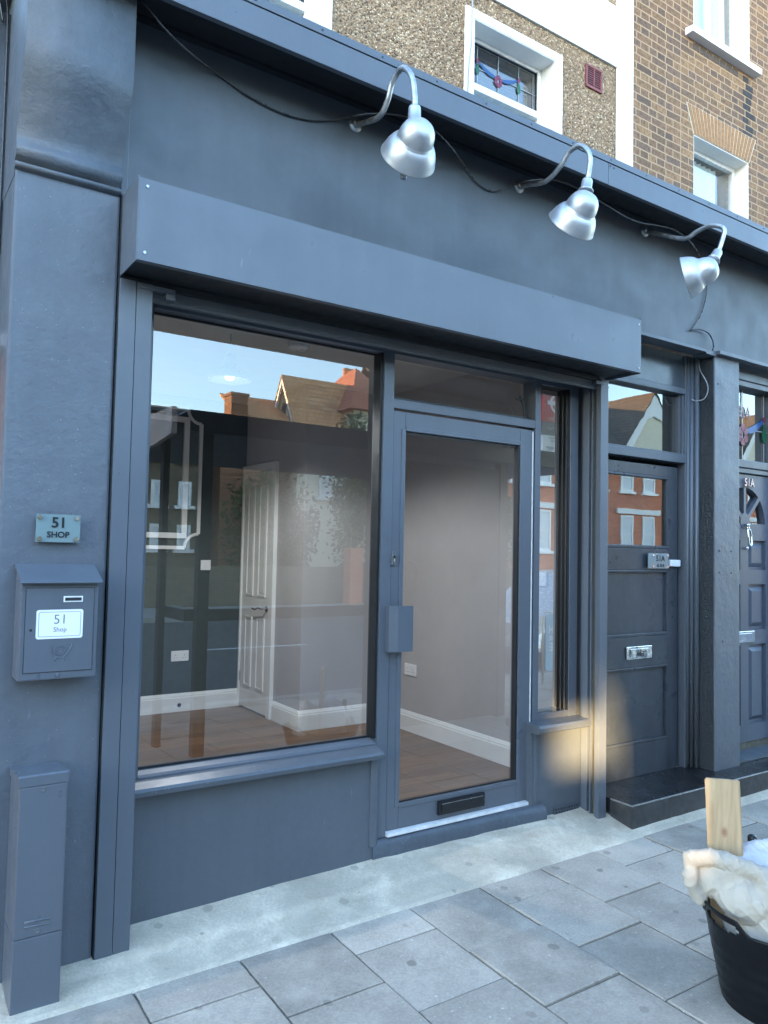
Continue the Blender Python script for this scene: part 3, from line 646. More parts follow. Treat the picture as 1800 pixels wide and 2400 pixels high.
# ---------------------------------------------------------------- pier fittings
g = thing('glass_sign', (-0.309, 0.0, 1.554), 'small clear glass plate reading 51 SHOP on steel studs above the post box', 'sign')
B(-0.383, -0.235, -0.008, -0.003, 1.504, 1.603).build('plate', M_signglass, g)
for x in (-0.371, -0.248):
    for z in (1.516, 1.591): MB().cyl((x, 0.019, z), (0, -1, 0), 0.008, 0.034, 18).build('stud', M_chrome, g)
textmesh('51', 0.052, M_ink, 'number_text', g, (-0.307, -0.0092, 1.572), bold=0.0011)
textmesh('SHOP', 0.030, M_ink, 'word_text', g, (-0.309, -0.0092, 1.530), bold=0.0006)
g = thing('post_box', (-0.31, 0.0, 1.03), 'grey metal post box with sloping lid and white 51 Shop label on the pier', 'post box')
m = MB().box(-0.436, -0.184, -0.099, 0.02, 1.035, 1.366, 0.004); body = m.build('box_body', M_paint, g)
m = MB().prism([(0.02, 1.424), (0.012, 1.427), (-0.118, 1.372), (-0.126, 1.366), (-0.124, 1.363), (-0.116, 1.367), (0.02, 1.415)], -0.441, -0.176, 'x'); m.build('lid', M_paint, g)
m = MB().prism([(0.0199, 1.366), (-0.098, 1.3665), (0.0199, 1.414)], -0.434, -0.186, 'x'); m.build('lid_side', M_paint, g)
B(-0.4215, -0.1975, -0.1005, -0.0985, 1.0595, 1.3475).build('door_gap', M_dark, g)
pd = B(-0.4195, -0.1995, -0.1025, -0.0995, 1.0615, 1.3455, 0.001).build('door', M_paint, g)
m = MB().box(-0.3015, -0.2375, -0.106, -0.1027, 1.2975, 1.3185, 0.0015); nf = m.build('name_window', M_silver, pd); B(-0.2965, -0.2425, -0.1068, -0.1055, 1.3025, 1.3135).build('name_card', M_dark, nf)
rr = 0.008; L0, L1, z0, z1 = -0.386, -0.2345, 1.1735, 1.2725
def rrect(x0, x1, z0, z1, r, n=6):
    out = []
    for cx, cz, a0 in ((x1-r, z1-r, 0), (x0+r, z1-r, 90), (x0+r, z0+r, 180), (x1-r, z0+r, 270)):
        out += [(cx+r*math.cos(R(a0+90*k/n)), cz+r*math.sin(R(a0+90*k/n))) for k in range(n+1)]
    return out
lb = MB().prism(rrect(L0, L1, z0, z1, rr), -0.1045, -0.1027, 'y').build('label', M_label, pd)
p1 = rrect(L0+0.008, L1-0.008, z0+0.008, z1-0.008, 0.006)
MB().tube([(x, -0.1046, z) for x, z in p1+p1[:1]], 0.0007, 6, spline=False).build('label_border', M_inkg, lb)
textmesh('51', 0.046, M_inkg, 'label_number', lb, (-0.309, -0.1048, 1.238), ext=0.0003, bold=-0.0004)
textmesh('Shop', 0.022, M_inkg, 'label_word', lb, (-0.309, -0.1048, 1.204), ext=0.0003)
m = MB(); c = (-0.306, 1.134)
for r_ in (0.011, 0.0165): m.tube([(c[0]+r_*math.cos(R(10*k)), -0.1027, c[1]+r_*math.sin(R(10*k))) for k in range(37)], 0.0022, 6, spline=False)
m.tube([(c[0]-0.036, -0.1027, c[1]+0.016), (c[0]-0.029, -0.1027, c[1]+0.014), (c[0]-0.026, -0.1027, c[1]-0.006), (c[0]-0.012, -0.1027, c[1]-0.024), (c[0]+0.012, -0.1027, c[1]-0.024), (c[0]+0.028, -0.1027, c[1]-0.006), (c[0]+0.038, -0.1027, c[1]+0.02), (c[0]+0.022, -0.1027, c[1]+0.02)], 0.0022, 6)
m.tube([(c[0]-0.012, -0.1027, c[1]-0.024), (c[0]-0.016, -0.1027, c[1]-0.036)], 0.0022, 6); m.tube([(c[0]+0.012, -0.1027, c[1]-0.024), (c[0]+0.016, -0.1027, c[1]-0.036)], 0.0022, 6)
m.build('horn_emblem', M_paint, pd)
MB().cyl((-0.4015, -0.1024, 1.205), (0, -1, 0), 0.0045, 0.0015, 14).build('keyhole', M_black, pd)
m = MB(); m.lathe([(0.006, 0), (0.0085, 0.001), (0.006, 0.002), (0.0001, 0.0018)], Matrix.Translation((-0.31, -0.0995, 1.049)) @ Matrix.Rotation(R(90), 4, 'X'), 20); m.build('lock', M_paint, g)
g = thing('meter_cover', (-0.35, -0.07, -0.02), 'tall narrow grey painted metal cable cover standing against the foot of the pier', 'cable cover')
m = MB().box(-0.425, -0.274, -0.158, 0.02, -0.07, 0.2085, 0.004); m.build('lower_cover', M_paint, g)
uc = MB().box(-0.4245, -0.2745, -0.1578, 0.02, 0.2095, 0.697, 0.004).build('upper_cover', M_paint, g)
m = MB().prism([(0.02, 0.699), (-0.160, 0.699), (-0.160, 0.730), (-0.155, 0.735), (0.02, 0.724)], -0.428, -0.272, 'x'); m.build('cap', M_paint, g)
for z in (0.683, 0.226): MB().lathe([(0.0042, 0), (0.0075, 0.0008), (0.0075, 0.0016), (0.0045, 0.0016), (0.0042, 0.0003), (0.0001, 0.0003)], Matrix.Translation((-0.352, -0.1578, z)) @ Matrix.Rotation(R(90), 4, 'X'), 18).build('screw', M_signgrey, uc)
m = MB().tube([(-0.392, -0.1578, 0.262), (-0.315, -0.1578, 0.258)], 0.003, 8); m.tube([(-0.392, -0.1578, 0.246), (-0.315, -0.1578, 0.242)], 0.003, 8); m.build('finger_grip', M_paint, uc)

# ================================================================== SWAN-NECK LAMPS
def lamp(name, label, arm, neck0, neck1, rim, d, radius, bulb=False):
    g = thing(name, arm[0], label, 'wall lamp', 'swan neck lamps on the fascia')
    b0 = Vector(arm[0]); MB().lathe([(0.0001, 0.008), (0.018, 0.008), (0.022, 0.006), (0.034, 0.004), (0.0345, 0), (0.0001, 0)], Matrix.Translation(b0) @ Matrix.Rotation(R(90), 4, 'X'), 24).lathe([(0.017, 0.004), (0.019, 0.012), (0.017, 0.024), (0.013, 0.026)], Matrix.Translation(b0) @ Matrix.Rotation(R(90), 4, 'X'), 20).build('wall_flange', M_galv, g)
    MB().tube(arm+[neck0], 0.0125, 14).build('swan_neck', M_galv, g)
    a, b = Vector(neck0), Vector(neck1); ax = (b-a).normalized(); L = (b-a).length
    Q = ax.to_track_quat('Z', 'Y').to_matrix().to_4x4(); Q.translation = a
    MB().lathe([(0.0126, -0.006), (0.016, -0.004), (0.016, 0), (0.024, 0.002), (0.026, 0.01), (0.027, L*0.82), (0.03, L*0.84), (0.036, L*0.92), (0.038, L), (0.036, L+0.003), (0.0001, L+0.003)], Q, 30).build('collar', M_alu, g)
    d = Vector(d).normalized(); rc = Vector(rim); r = radius
    X = (-d).to_track_quat('Z', 'Y').to_matrix().to_4x4(); X.translation = rc
    # skirt then ridge then small dome (axis runs from the rim backwards)
    pr = [(r*0.985, 0.0005), (r*1.0, -0.002), (r*1.018, 0.0), (r*1.012, 0.003), (r*0.985, 0.010), (r*0.955, 0.024), (r*0.905, 0.042), (r*0.84, 0.058), (r*0.765, 0.071), (r*0.70, 0.0775), (r*0.675, 0.080),
          (r*0.672, 0.0835), (r*0.655, 0.085), (r*0.645, 0.092), (r*0.635, 0.105), (r*0.605, 0.122), (r*0.545, 0.139), (r*0.45, 0.154), (r*0.33, 0.164), (r*0.17, 0.170), (0.0001, 0.171)]
    pi = [(q*0.97, h) for q, h in pr[4:]]
    s_ = MB().lathe(pr, X, 48).lathe([(r*0.985, 0.0005)]+pi[:-2], X, 48).build('shade', M_alu, g)
    sk = MB().lathe([(0.0001, 0.15), (0.020, 0.15), (0.020, 0.06), (0.016, 0.05), (0.0001, 0.05)], X, 20).build('lamp_holder', M_upvc, s_)
    if bulb:
        c = rc + Vector((0, 0.03, -0.062)); MB().box(c.x-0.012, c.x+0.012, c.y-0.010, c.y+0.010, c.z-0.014, c.z+0.022, 0.004).build('hanging_clip', M_galv, s_)
    return g
lamp('wall_lamp', 'aluminium swan-neck lamp nearest the pier, with a clip hanging below its shade', [(0.922, 0.05, 3.467), (0.922, -0.02, 3.445), (0.922, -0.154, 3.412), (0.922, -0.217, 3.453), (0.922, -0.254, 3.52), (0.922, -0.33, 3.542), (0.922, -0.395, 3.47), (0.922, -0.418, 3.38)], (0.922, -0.42, 3.33), (0.922, -0.42, 3.258), (0.936, -0.36, 3.14), (0.198, 0.855, -0.479), 0.119, True)
lamp('wall_lamp', 'aluminium swan-neck lamp over the right end of the shutter box, between the other two', [(1.962, 0.05, 3.472), (1.962, -0.03, 3.452), (1.962, -0.149, 3.424), (1.962, -0.255, 3.466), (1.962, -0.31, 3.512), (1.962, -0.385, 3.51), (1.961, -0.442, 3.43)], (1.958, -0.43, 3.32), (1.945, -0.43, 3.258), (1.900, -0.38, 3.095), (0.106, 0.782, -0.615), 0.12)
lamp('wall_lamp', 'aluminium swan-neck lamp above the entrance pilaster, its shade turned sideways', [(3.021, 0.05, 3.494), (3.021, -0.03, 3.454), (3.021, -0.19, 3.371), (3.021, -0.25, 3.355), (3.021, -0.311, 3.372), (3.021, -0.40, 3.375), (3.018, -0.48, 3.328), (3.005, -0.472, 3.25)], (2.993, -0.46, 3.20), (2.945, -0.46, 3.138), (2.846, -0.36, 3.046), (-0.429, 0.873, -0.235), 0.117)
# loose cable along the fascia
cp = [(-0.123, -0.02, 3.56), (-0.103, -0.095, 3.529), (-0.032, -0.095, 3.471), (0.072, -0.062, 3.439), (0.233, 0.035, 3.454), (0.36, 0.04, 3.418), (0.468, 0.04, 3.398), (0.579, 0.04, 3.392), (0.704, 0.04, 3.411), (0.834, 0.026, 3.455), (0.874, -0.085, 3.437), (0.961, -0.095, 3.467), (1.045, -0.095, 3.49), (1.114, -0.095, 3.502), (1.209, -0.095, 3.504), (1.27, -0.095, 3.492), (1.333, -0.095, 3.467), (1.409, -0.081, 3.437), (1.563, 0.026, 3.455), (1.644, 0.04, 3.409), (1.715, 0.04, 3.387), (1.772, 0.04, 3.39), (1.829, 0.04, 3.413), (1.896, 0.034, 3.454), (1.912, -0.088, 3.437), (2.051, -0.095, 3.479), (2.169, -0.095, 3.494), (2.265, -0.095, 3.49), (2.402, -0.095, 3.475), (2.545, -0.095, 3.454), (2.667, -0.093, 3.44), (2.792, -0.093, 3.44), (2.947, -0.095, 3.462), (3.094, -0.095, 3.476), (3.217, -0.095, 3.461), (3.348, -0.07, 3.438), (3.577, 0.04, 3.446), (3.648, 0.04, 3.306), (3.632, 0.04, 3.179), (3.569, 0.04, 3.054), (3.47, 0.04, 2.95)]
tag(MB().tube(cp, 0.0042, 8).build('cable', M_cable), 'thin black cable drooping along the fascia between the three lamps', 'cable')
tag(MB().tube([(3.47, 0.035, 2.955), (3.554, 0.03, 2.973), (3.647, 0.03, 2.967), (3.690, 0.025, 2.925), (3.681, 0.012, 2.88), (3.64, -0.008, 2.843)], 0.005, 8).build('cable', M_cable), 'short curl of black cable dropping to the drip ledge beside the entrance', 'cable')
tag(MB().tube([(3.688, 0.125, 2.81), (3.689, 0.115, 2.74), (3.690, 0.072, 2.66), (3.690, 0.058, 2.60), (3.689, 0.085, 2.545), (3.675, 0.135, 2.535), (3.648, 0.15, 2.545)], 0.0035, 8).build('cable', M_gcable), 'thin grey wire looping beside the top of the textured pilaster', 'cable')

# ================================================================== UPPER FLOORS (set back behind the flat roof)
UY = 1.62
up = thing('rendered_house', (2.0, UY, 3.6), 'pebbledashed upper floor with white bands and white framed windows', 'house')
wholes = [(2.939, 3.853, 4.2, 5.717), (0.656, 1.57, 4.2, 5.717)]
m = wallholes(-0.55, 4.648, 3.56, 5.96, UY, UY+0.25, wholes); m.box(-0.55, 4.66, UY, UY+0.25, 6.535, 9.5); m.build('pebbledash_wall', M_pebble, up)
m = MB().box(-0.55, 4.6495, UY-0.018, UY+0.2, 5.962, 6.532, 0.004); m.box(4.650, 4.876, UY-0.02, UY+0.25, 3.56, 9.5, 0.004); m.build('white_band', M_wrender, up)
m = MB().box(-0.55, 4.648, UY-0.004, UY-0.001, 5.954, 5.9615); m.box(4.644, 4.6495, UY-0.004, UY, 3.66, 5.96); m.build('band_edge_joint', M_joint, up)  # thin dark strips along the edges of the white bands
def stained(parent, x0, x1, z0, z1, y, motif):
    m = MB()
    for t in (0.11, 0.42, 0.73, 0.96): m.box(x0+(x1-x0)*t-0.004, x0+(x1-x0)*t+0.004, y-0.006, y-0.002, z0, z1)
    m.box(x0, x1, y-0.006, y-0.002, z0+(z1-z0)*0.45-0.003, z0+(z1-z0)*0.45+0.003)
    m.build('lead_came', M_lead, parent)
    W = x1-x0; H = z1-z0
    def P(u, v): return (x0+W*u, z0+H*v)
    m = MB()
    for (ua, va), (ub, vb), sag in (((0.13, 0.60), (0.38, 0.42), 0.03), ((0.46, 0.42), (0.71, 0.60), 0.03)):
        a, b = P(ua, va), P(ub, vb); up_ = []; lo = []
        for k in range(9):
            t = k/8; zz = a[1]+(b[1]-a[1])*t - H*sag*4*t*(1-t)*2; th = H*0.075*(0.35+2.6*t*(1-t))
            up_.append((a[0]+(b[0]-a[0])*t, zz+th)); lo.append((a[0]+(b[0]-a[0])*t, zz-th*0.4))
        m.prism(lo+up_[::-1], y-0.009, y-0.006, 'y')
    pieces(m, 'blue_swag', M_cblue, parent)
    m = MB(); c = P(0.42, 0.36)
    for k in range(6):
        a = R(60*k+30); q = (c[0]+H*0.085*math.cos(a), c[1]+H*0.10*math.sin(a))
        m.prism([(q[0]+H*0.055*math.cos(R(45*j)), q[1]+H*0.06*math.sin(R(45*j))) for j in range(8)], y-0.010, y-0.0065, 'y')
    for u in (0.11, 0.73): q = P(u, 0.63); m.prism([(q[0]-0.012, q[1]-0.018), (q[0]+0.012, q[1]-0.018), (q[0]+0.012, q[1]+0.018), (q[0]-0.012, q[1]+0.018)], y-0.010, y-0.0065, 'y')
    pieces(m, 'pink_petal', M_cpink, parent)
    m = MB()
    for u in (0.11, 0.73):
        q = P(u, 0.42); pts = []
        for j in range(16):
            a = 2*math.pi*j/16; rx = H*0.06*(1-0.55*max(0, math.sin(a))); pts.append((q[0]+rx*math.cos(a), q[1]+H*0.14*math.sin(a)))
        m.prism(pts, y-0.010, y-0.0065, 'y')
    pieces(m, 'green_drop', M_cgreen, parent)
def upwindow(dx, first):
    X = lambda v: v+dx
    fr = MB(); y0 = UY-0.022
    fr.box(X(2.855), X(2.939), y0, UY+0.1, 4.2, 5.717, 0.004); fr.box(X(3.853), X(3.936), y0, UY+0.1, 4.2, 5.717, 0.004); fr.box(X(2.855), X(3.936), y0, UY+0.1, 5.7175, 5.792, 0.004)
    sr = fr.build('window_surround', M_wrender, up)
    m = MB(); m.box(X(2.9395), X(2.946), UY-0.016, UY+0.16, 4.2, 5.71); m.box(X(3.846), X(3.8525), UY-0.016, UY+0.16, 4.2, 5.71); m.box(X(2.946), X(3.846), UY-0.016, UY+0.16, 5.71, 5.7165)
    m.build('reveal', M_wrender, sr)
    yf = UY+0.145
    m = MB(); m.box(X(2.947), X(3.00), yf, yf+0.05, 4.2, 5.709, 0.004); m.box(X(3.806), X(3.845), yf, yf+0.05, 4.2, 5.709, 0.004); m.box(X(3.0005), X(3.8055), yf, yf+0.05, 5.677, 5.709, 0.004); m.box(X(3.0005), X(3.8055), yf-0.012, yf+0.05, 5.262, 5.322, 0.006)
    fr2 = m.build('window_frame', M_upvc, sr)
    m = MB().box(X(3.0005), X(3.8055), yf+0.012, yf+0.03, 5.669, 5.6765); m.box(X(3.798), X(3.8055), yf+0.012, yf+0.03, 5.3225, 5.669); m.build('gasket', M_black, sr)
    MB().quad((X(3.0), yf+0.03, 4.2), (X(3.806), yf+0.03, 4.2), (X(3.806), yf+0.03, 5.68), (X(3.0), yf+0.03, 5.68)).build('pane', M_oldglass, sr)
    stained(sr, X(3.05), X(3.80), 5.325, 5.668, yf+0.028, 0)
    m = MB()
    for k in range(9): m.box(X(2.95), X(3.84), yf+0.16, yf+0.17, 5.70-0.028*k-0.022, 5.70-0.028*k)
    m.build('window_blind', M_blind, sr)
    n = 30; m = MB(); vs = []
    for i in range(n+1):
        for z in (4.2, 5.55): vs.append((X(2.95)+0.89*i/n, yf+0.2+0.012*math.sin(i*2.1+z), z))
    m.add(vs, [(2*i, 2*i+2, 2*i+3, 2*i+1) for i in range(n)], True); m.build('net_curtain', M_net, sr)
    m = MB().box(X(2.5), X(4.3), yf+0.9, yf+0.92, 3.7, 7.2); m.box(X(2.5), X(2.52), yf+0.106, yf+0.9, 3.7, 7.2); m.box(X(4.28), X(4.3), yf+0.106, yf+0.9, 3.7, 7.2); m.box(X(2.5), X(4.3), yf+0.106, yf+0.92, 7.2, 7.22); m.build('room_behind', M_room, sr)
upwindow(0, True); upwindow(-2.283, False)
vent = thing('terracotta_vent', (4.345, UY, 5.74), 'dark red slotted vent set in the pebbledash wall', 'vent')
m = MB(); frame_xz(m, 4.238, 4.452, 5.642, 5.852, 0.02, UY-0.016, UY+0.01); m.box(4.338, 4.352, UY-0.014, UY+0.01, 5.662, 5.832)
for k in range(9): m.box(4.258, 4.432, UY-0.010, UY+0.008, 5.667+0.0195*k, 5.674+0.0195*k)
m.build('grille', M_red, vent); B(4.256, 4.434, UY-0.003, UY+0.0, 5.66, 5.834).build('slots', M_black, vent)
tag(MB().tube([(2.90, UY-0.05, 9.0), (2.889, UY-0.05, 5.823), (2.875, UY-0.05, 5.4), (2.857, UY-0.05, 5.06), (2.85, UY-0.06, 3.6)], 0.006, 6).build('cable', M_gcable), 'thin grey cable hanging down past the stained glass upper window', 'cable')

bh = thing('brick_house', (6.5, UY, 3.6), 'yellow stock brick upper floors with white window reveals', 'house')
BW = [(5.826, 6.800, 4.3, 5.722), (5.822, 6.826, 6.77, 8.4)]
m = wallholes(4.877, 9.5, 3.56, 9.5, UY-0.004, UY+0.25, BW); m.build('brick_wall', M_brick, bh)
# flat arch of rubbed bricks
M_archb = [plain('rubbed_brick_%d' % i, c, 0.9, var=0.25, scale=40, bump=0.3, bscale=80) for i, c in enumerate(((0.29, 0.15, 0.065), (0.2, 0.11, 0.06), (0.35, 0.2, 0.1)))]
nb = 19; A0, A1, T0, T1 = 5.826, 6.800, 5.712, 6.925
arch = MB(); archm = MB()
for i in range(nb):
    t0, t1 = (i+0.12)/nb, (i+0.88)/nb
    q = [(A0+(A1-A0)*t0, 5.728), (A0+(A1-A0)*t1, 5.728), (T0+(T1-T0)*t1, 6.008), (T0+(T1-T0)*t0, 6.008)]
    arch.prism(q, UY-0.012-0.002*random.random(), UY+0.02, 'y')
arch.build('brick_arch', M_archb[0], bh)
archm.prism([(A0-0.01, 5.7245), (A1+0.01, 5.7245), (T1+0.012, 6.015), (T0-0.012, 6.015)], UY-0.009, UY+0.01, 'y').build('arch_mortar', M_conc, bh)
def brickwin(x0, x1, z0, z1, blind, sash):
    m = MB(); m.box(x0, x0+0.008, UY-0.002, UY+0.2, z0, z1); m.box(x1-0.008, x1, UY-0.002, UY+0.2, z0, z1); m.box(x0+0.008, x1-0.008, UY-0.002, UY+0.2, z1-0.008, z1)
    rv_ = m.build('window_reveal', M_wrender, bh); yf = UY+0.15
    m = MB(); m.box(x0+0.009, x0+0.05, yf, yf+0.05, z0, z1-0.009, 0.003); m.box(x1-0.05, x1-0.009, yf, yf+0.05, z0, z1-0.009, 0.003); m.box(x0+0.0505, x1-0.0505, yf, yf+0.05, z1-0.055, z1-0.009, 0.003)
    if sash: m.box(x0+0.0505, x1-0.0505, yf, yf+0.05, z0, z0+0.07, 0.003); m.box((x0+x1)/2-0.03, (x0+x1)/2+0.03, yf, yf+0.05, z0+0.07, z1-0.056, 0.003)
    m.build('window_frame', M_upvc, rv_)
    MB().quad((x0+0.05, yf+0.03, z0), (x1-0.05, yf+0.03, z0), (x1-0.05, yf+0.03, z1-0.05), (x0+0.05, yf+0.03, z1-0.05)).build('pane', M_oldglass, rv_)
    m = MB(); n = 26; vs = []
    for i in range(n+1):
        x = x0+0.06+(x1-x0-(0.3 if not sash else 0.12))*i/n
        for z in (z0, z1-0.06): vs.append((x, yf+0.1+0.02*math.sin(i*1.9+z), z))
    m.add(vs, [(2*i, 2*i+2, 2*i+3, 2*i+1) for i in range(n)], True); m.build('net_curtain', M_curtain, rv_)
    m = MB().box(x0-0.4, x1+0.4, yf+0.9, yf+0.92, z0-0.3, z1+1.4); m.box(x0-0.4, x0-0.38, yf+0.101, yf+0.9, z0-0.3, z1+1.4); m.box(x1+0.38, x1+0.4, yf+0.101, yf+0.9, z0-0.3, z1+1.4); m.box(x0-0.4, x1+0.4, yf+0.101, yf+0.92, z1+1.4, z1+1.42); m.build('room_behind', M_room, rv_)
brickwin(5.826, 6.800, 4.3, 5.722, False, False); brickwin(5.822, 6.826, 6.77, 8.4, True, True)
MB().prism([(UY-0.09, 6.695), (UY-0.095, 6.755), (UY+0.14, 6.785), (UY+0.14, 6.69)], 5.69, 6.915, 'x').build('window_sill', M_wrender, bh)
# sooty strip under the sill
m = MB()
for k in range(11):
    x = 6.70+0.05*(k % 2)+0.02*noise.noise((k, 0, 0)); m.box(x, x+0.10+0.07*((k*7) % 3)/2, UY-0.0075, UY, 6.655-0.075*k-0.062, 6.655-0.075*k, 0.004)
m.build('soot_stained_bricks', plain('sooty_brick', (0.035, 0.033, 0.034), 0.9, var=0.3, scale=30, bump=0.3), bh)
m = MB()
for k in range(7): m.box(5.82+0.115*k, 5.82+0.115*k+0.1, UY-0.0075, UY, 6.60, 6.672, 0.004)
m.build('dark_soldier_bricks', plain('dark_brick', (0.085, 0.065, 0.055), 0.9, var=0.3, scale=30, bump=0.3), bh)

# ================================================================== ENTRANCE A (next to the shop)
ea = thing('house_entrance', (3.15, 0.2, 0.12), 'deep set dark panelled street door with fanlight, right beside the shop', 'entrance')
m = MB(); m.box(2.64, 2.74, 0.168, 0.30, 0.12, 2.84, 0.004); m.box(3.612, 3.70, 0.172, 0.30, 0.12, 2.84, 0.006)
for x, r_ in ((3.632, 0.012), (3.672, 0.018)): m.tube([(x, 0.170, 0.125), (x, 0.170, 2.835)], r_, 14, spline=False)
m.tube([(3.688, 0.14, 0.125), (3.688, 0.14, 2.835)], 0.017, 14, spline=False)
m.box(2.74, 3.611, 0.168, 0.30, 2.115, 2.165, 0.004); m.box(2.74, 3.611, 0.172, 0.30, 2.575, 2.615, 0.004); m.box(3.595, 3.6115, 0.185, 0.25, 2.165, 2.575); m.box(2.74, 3.611, 0.176, 0.21, 2.165, 2.178, 0.003)
frm = m.build('door_frame', M_wood, ea)
B(2.74, 3.611, 0.186, 0.30, 2.6155, 2.84).build('overdoor_panel', painted('gloss_panel_paint', (0.055, 0.066, 0.08), 0.2, [(6.0, 0.3, 0.01)], var=0.08), ea)
fl = MB().box(3.575, 3.5945, 0.20, 0.24, 2.178, 2.575).box(2.74, 2.80, 0.20, 0.24, 2.178, 2.575).box(2.80, 3.575, 0.21, 0.235, 2.1782, 2.186).build('fanlight', M_wood, ea)
MB().quad((2.80, 0.222, 2.178), (3.575, 0.222, 2.178), (3.575, 0.222, 2.575), (2.80, 0.222, 2.575)).build('pane', M_oldglass, fl)
m = MB(); D0, D1, dy = 2.745, 3.572, 0.205
M_doorA = painted('street_door_paint', (0.043, 0.05, 0.06), 0.33, [(8.0, 0.25, 0.008), (120, 0.12, 0.0012)], var=0.2)
m.box(D0, 2.87, dy, dy+0.045, 0.127, 2.085, 0.003); m.box(3.475, D1, dy, dy+0.045, 0.127, 2.085, 0.003)
for z0, z1 in ((0.127, 0.324), (0.802, 0.99), (1.408, 1.544), (2.014, 2.085)): m.box(2.8705, 3.4745, dy, dy+0.045, z0, z1, 0.003)
m.box(2.8705, 3.4745, dy+0.016, dy+0.04, 0.324, 0.802); m.box(2.8705, 3.4745, dy+0.016, dy+0.04, 0.99, 1.408)
for z0, z1 in ((0.324, 0.802), (0.99, 1.408), (1.544, 2.014)):
    for (a, b, c, d) in ((2.871, 3.474, z0, z0+0.022), (2.871, 3.474, z1-0.016, z1), (2.871, 2.887, z0+0.022, z1-0.016), (3.458, 3.474, z0+0.022, z1-0.016)): m.box(a, b, dy-0.003, dy+0.02, c+0.0005, d-0.0005, 0.005)
da = m.build('door', M_doorA, ea)
MB().quad((2.885, dy+0.018, 1.56), (3.46, dy+0.018, 1.56), (3.46, dy+0.018, 2.0), (2.885, dy+0.018, 2.0)).build('pane', M_oldglass, da)
lp = MB().box(3.052, 3.302, dy-0.010, dy+0.0, 0.853, 0.932, 0.003).build('letter_plate', M_chrome, da)
B(3.085, 3.268, dy-0.0135, dy-0.0102, 0.868, 0.917, 0.002).build('flap', M_chrome, lp)
lt = B(3.477, 3.580, dy-0.022, dy+0.0, 1.432, 1.476, 0.006).build('night_latch', M_upvc, da)
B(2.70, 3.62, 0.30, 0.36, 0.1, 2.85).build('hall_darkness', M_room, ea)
g = thing('glass_sign', (3.345, 0.19, 1.465), 'small glass plate reading 51A G FLR on the panelled street door', 'sign')
B(3.242, 3.447, dy-0.024, dy-0.019, 1.419, 1.515).build('plate', M_signglass, g)
for x in (3.29, 3.437):
    for z in (1.431, 1.503): MB().cyl((x, dy, z), (0, -1, 0), 0.007, 0.028, 16).build('stud', M_chrome, g)
textmesh('51A', 0.052, M_ink, 'number_text', g, (3.362, dy-0.0252, 1.482), bold=0.0006)
textmesh('G. FLR', 0.026, M_ink, 'floor_text', g, (3.365, dy-0.0252, 1.437), bold=0.0004)

# pilaster between the doors
pl = thing('pilaster', (3.85, 0.1, 0.1), 'grey pilaster between the two street doors with an embossed left side', 'pilaster')
B(3.7065, 3.987, 0.02, 0.40, 0.09, 2.836, 0.006).build('shaft', M_render, pl)
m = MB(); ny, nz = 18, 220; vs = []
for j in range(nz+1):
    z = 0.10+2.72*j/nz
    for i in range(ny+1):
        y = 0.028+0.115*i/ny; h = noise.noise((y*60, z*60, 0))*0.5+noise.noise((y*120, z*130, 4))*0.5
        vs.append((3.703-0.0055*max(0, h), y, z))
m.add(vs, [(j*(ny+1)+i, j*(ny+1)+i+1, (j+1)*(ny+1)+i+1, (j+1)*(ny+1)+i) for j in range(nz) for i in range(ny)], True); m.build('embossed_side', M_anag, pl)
m = MB()
for x, z in ((3.742, 2.64), (3.79, 0.95), (3.755, 1.54), (3.89, 1.54), (3.755, 1.40), (3.89, 1.395)): m.cyl((x, 0.02, z), (0, -1, 0), 0.005, 0.003, 10)
pieces(m, 'screw_head', M_dark, pl)
# step
st = thing('doorstep', (3.7, 0.0, -0.05), 'black tiled doorstep with a pale metal edge in front of the two street doors', 'doorstep')
m = MB(); x = 2.676
while x < 5.4: m.box(x, min(x+0.328, 5.4), -0.146, 0.21, 0.05, 0.127, 0.0015); x += 0.330
m.build('tread_tiles', M_tile, st)
m = MB(); x = 2.674
while x < 5.4: m.box(x, min(x+0.328, 5.4), -0.150, -0.1462, -0.08, 0.121, 0.001); x += 0.330
m.box(2.6735, 2.6758, -0.146, 0.0, -0.06, 0.121); m.box(2.68, 5.4, -0.14, 0.2, -0.09, 0.05); m.build('riser_tiles', M_tiled, st)
m = MB().box(2.672, 5.4, -0.152, -0.143, 0.1212, 0.129, 0.002); m.box(2.672, 2.68, -0.143, 0.0, 0.1212, 0.129, 0.002); m.build('edge_trim', M_galv, st)

# ================================================================== ENTRANCE B
eb = thing('house_entrance', (4.27, 0.15, 0.13), 'grey six panel door with an arched sunburst window and leaded glass above', 'entrance')
ey = 0.14; X0, X1 = 3.99, 4.95; cx = 4.272
m = MB(); m.box(X0, X1, ey-0.03, ey+0.2, 2.745, 2.80, 0.004); m.box(X0, X1, ey-0.012, ey+0.2, 2.802, 2.852, 0.003); m.box(X0, X1, ey-0.02, ey+0.2, 2.705, 2.744, 0.004)
m.box(X0, X1, ey-0.02, ey+0.2, 2.13, 2.186, 0.006); m.box(X0, X1, ey-0.008, ey+0.2, 2.094, 2.128, 0.004); m.box(X1-0.06, X1, ey-0.01, ey+0.2, 0.13, 2.7, 0.004); m.box(X0, 4.03, ey, ey+0.2, 0.13, 2.7)
m.build('door_frame', M_wood, eb)
tw = MB().box(4.03, 4.89, ey+0.03, ey+0.07, 2.186, 2.194).build('stained_fanlight', M_wood, eb)
MB().quad((4.03, ey+0.05, 2.19), (4.89, ey+0.05, 2.19), (4.89, ey+0.05, 2.705), (4.03, ey+0.05, 2.705)).build('pane', M_oldglass, tw)
stained(tw, 3.92, 4.81, 2.195, 2.70, ey+0.048, 0)
textmesh('51A', 0.115, M_cpink, 'number_text', tw, (4.305, ey+0.036, 2.535), bold=0.002, sx=0.8)
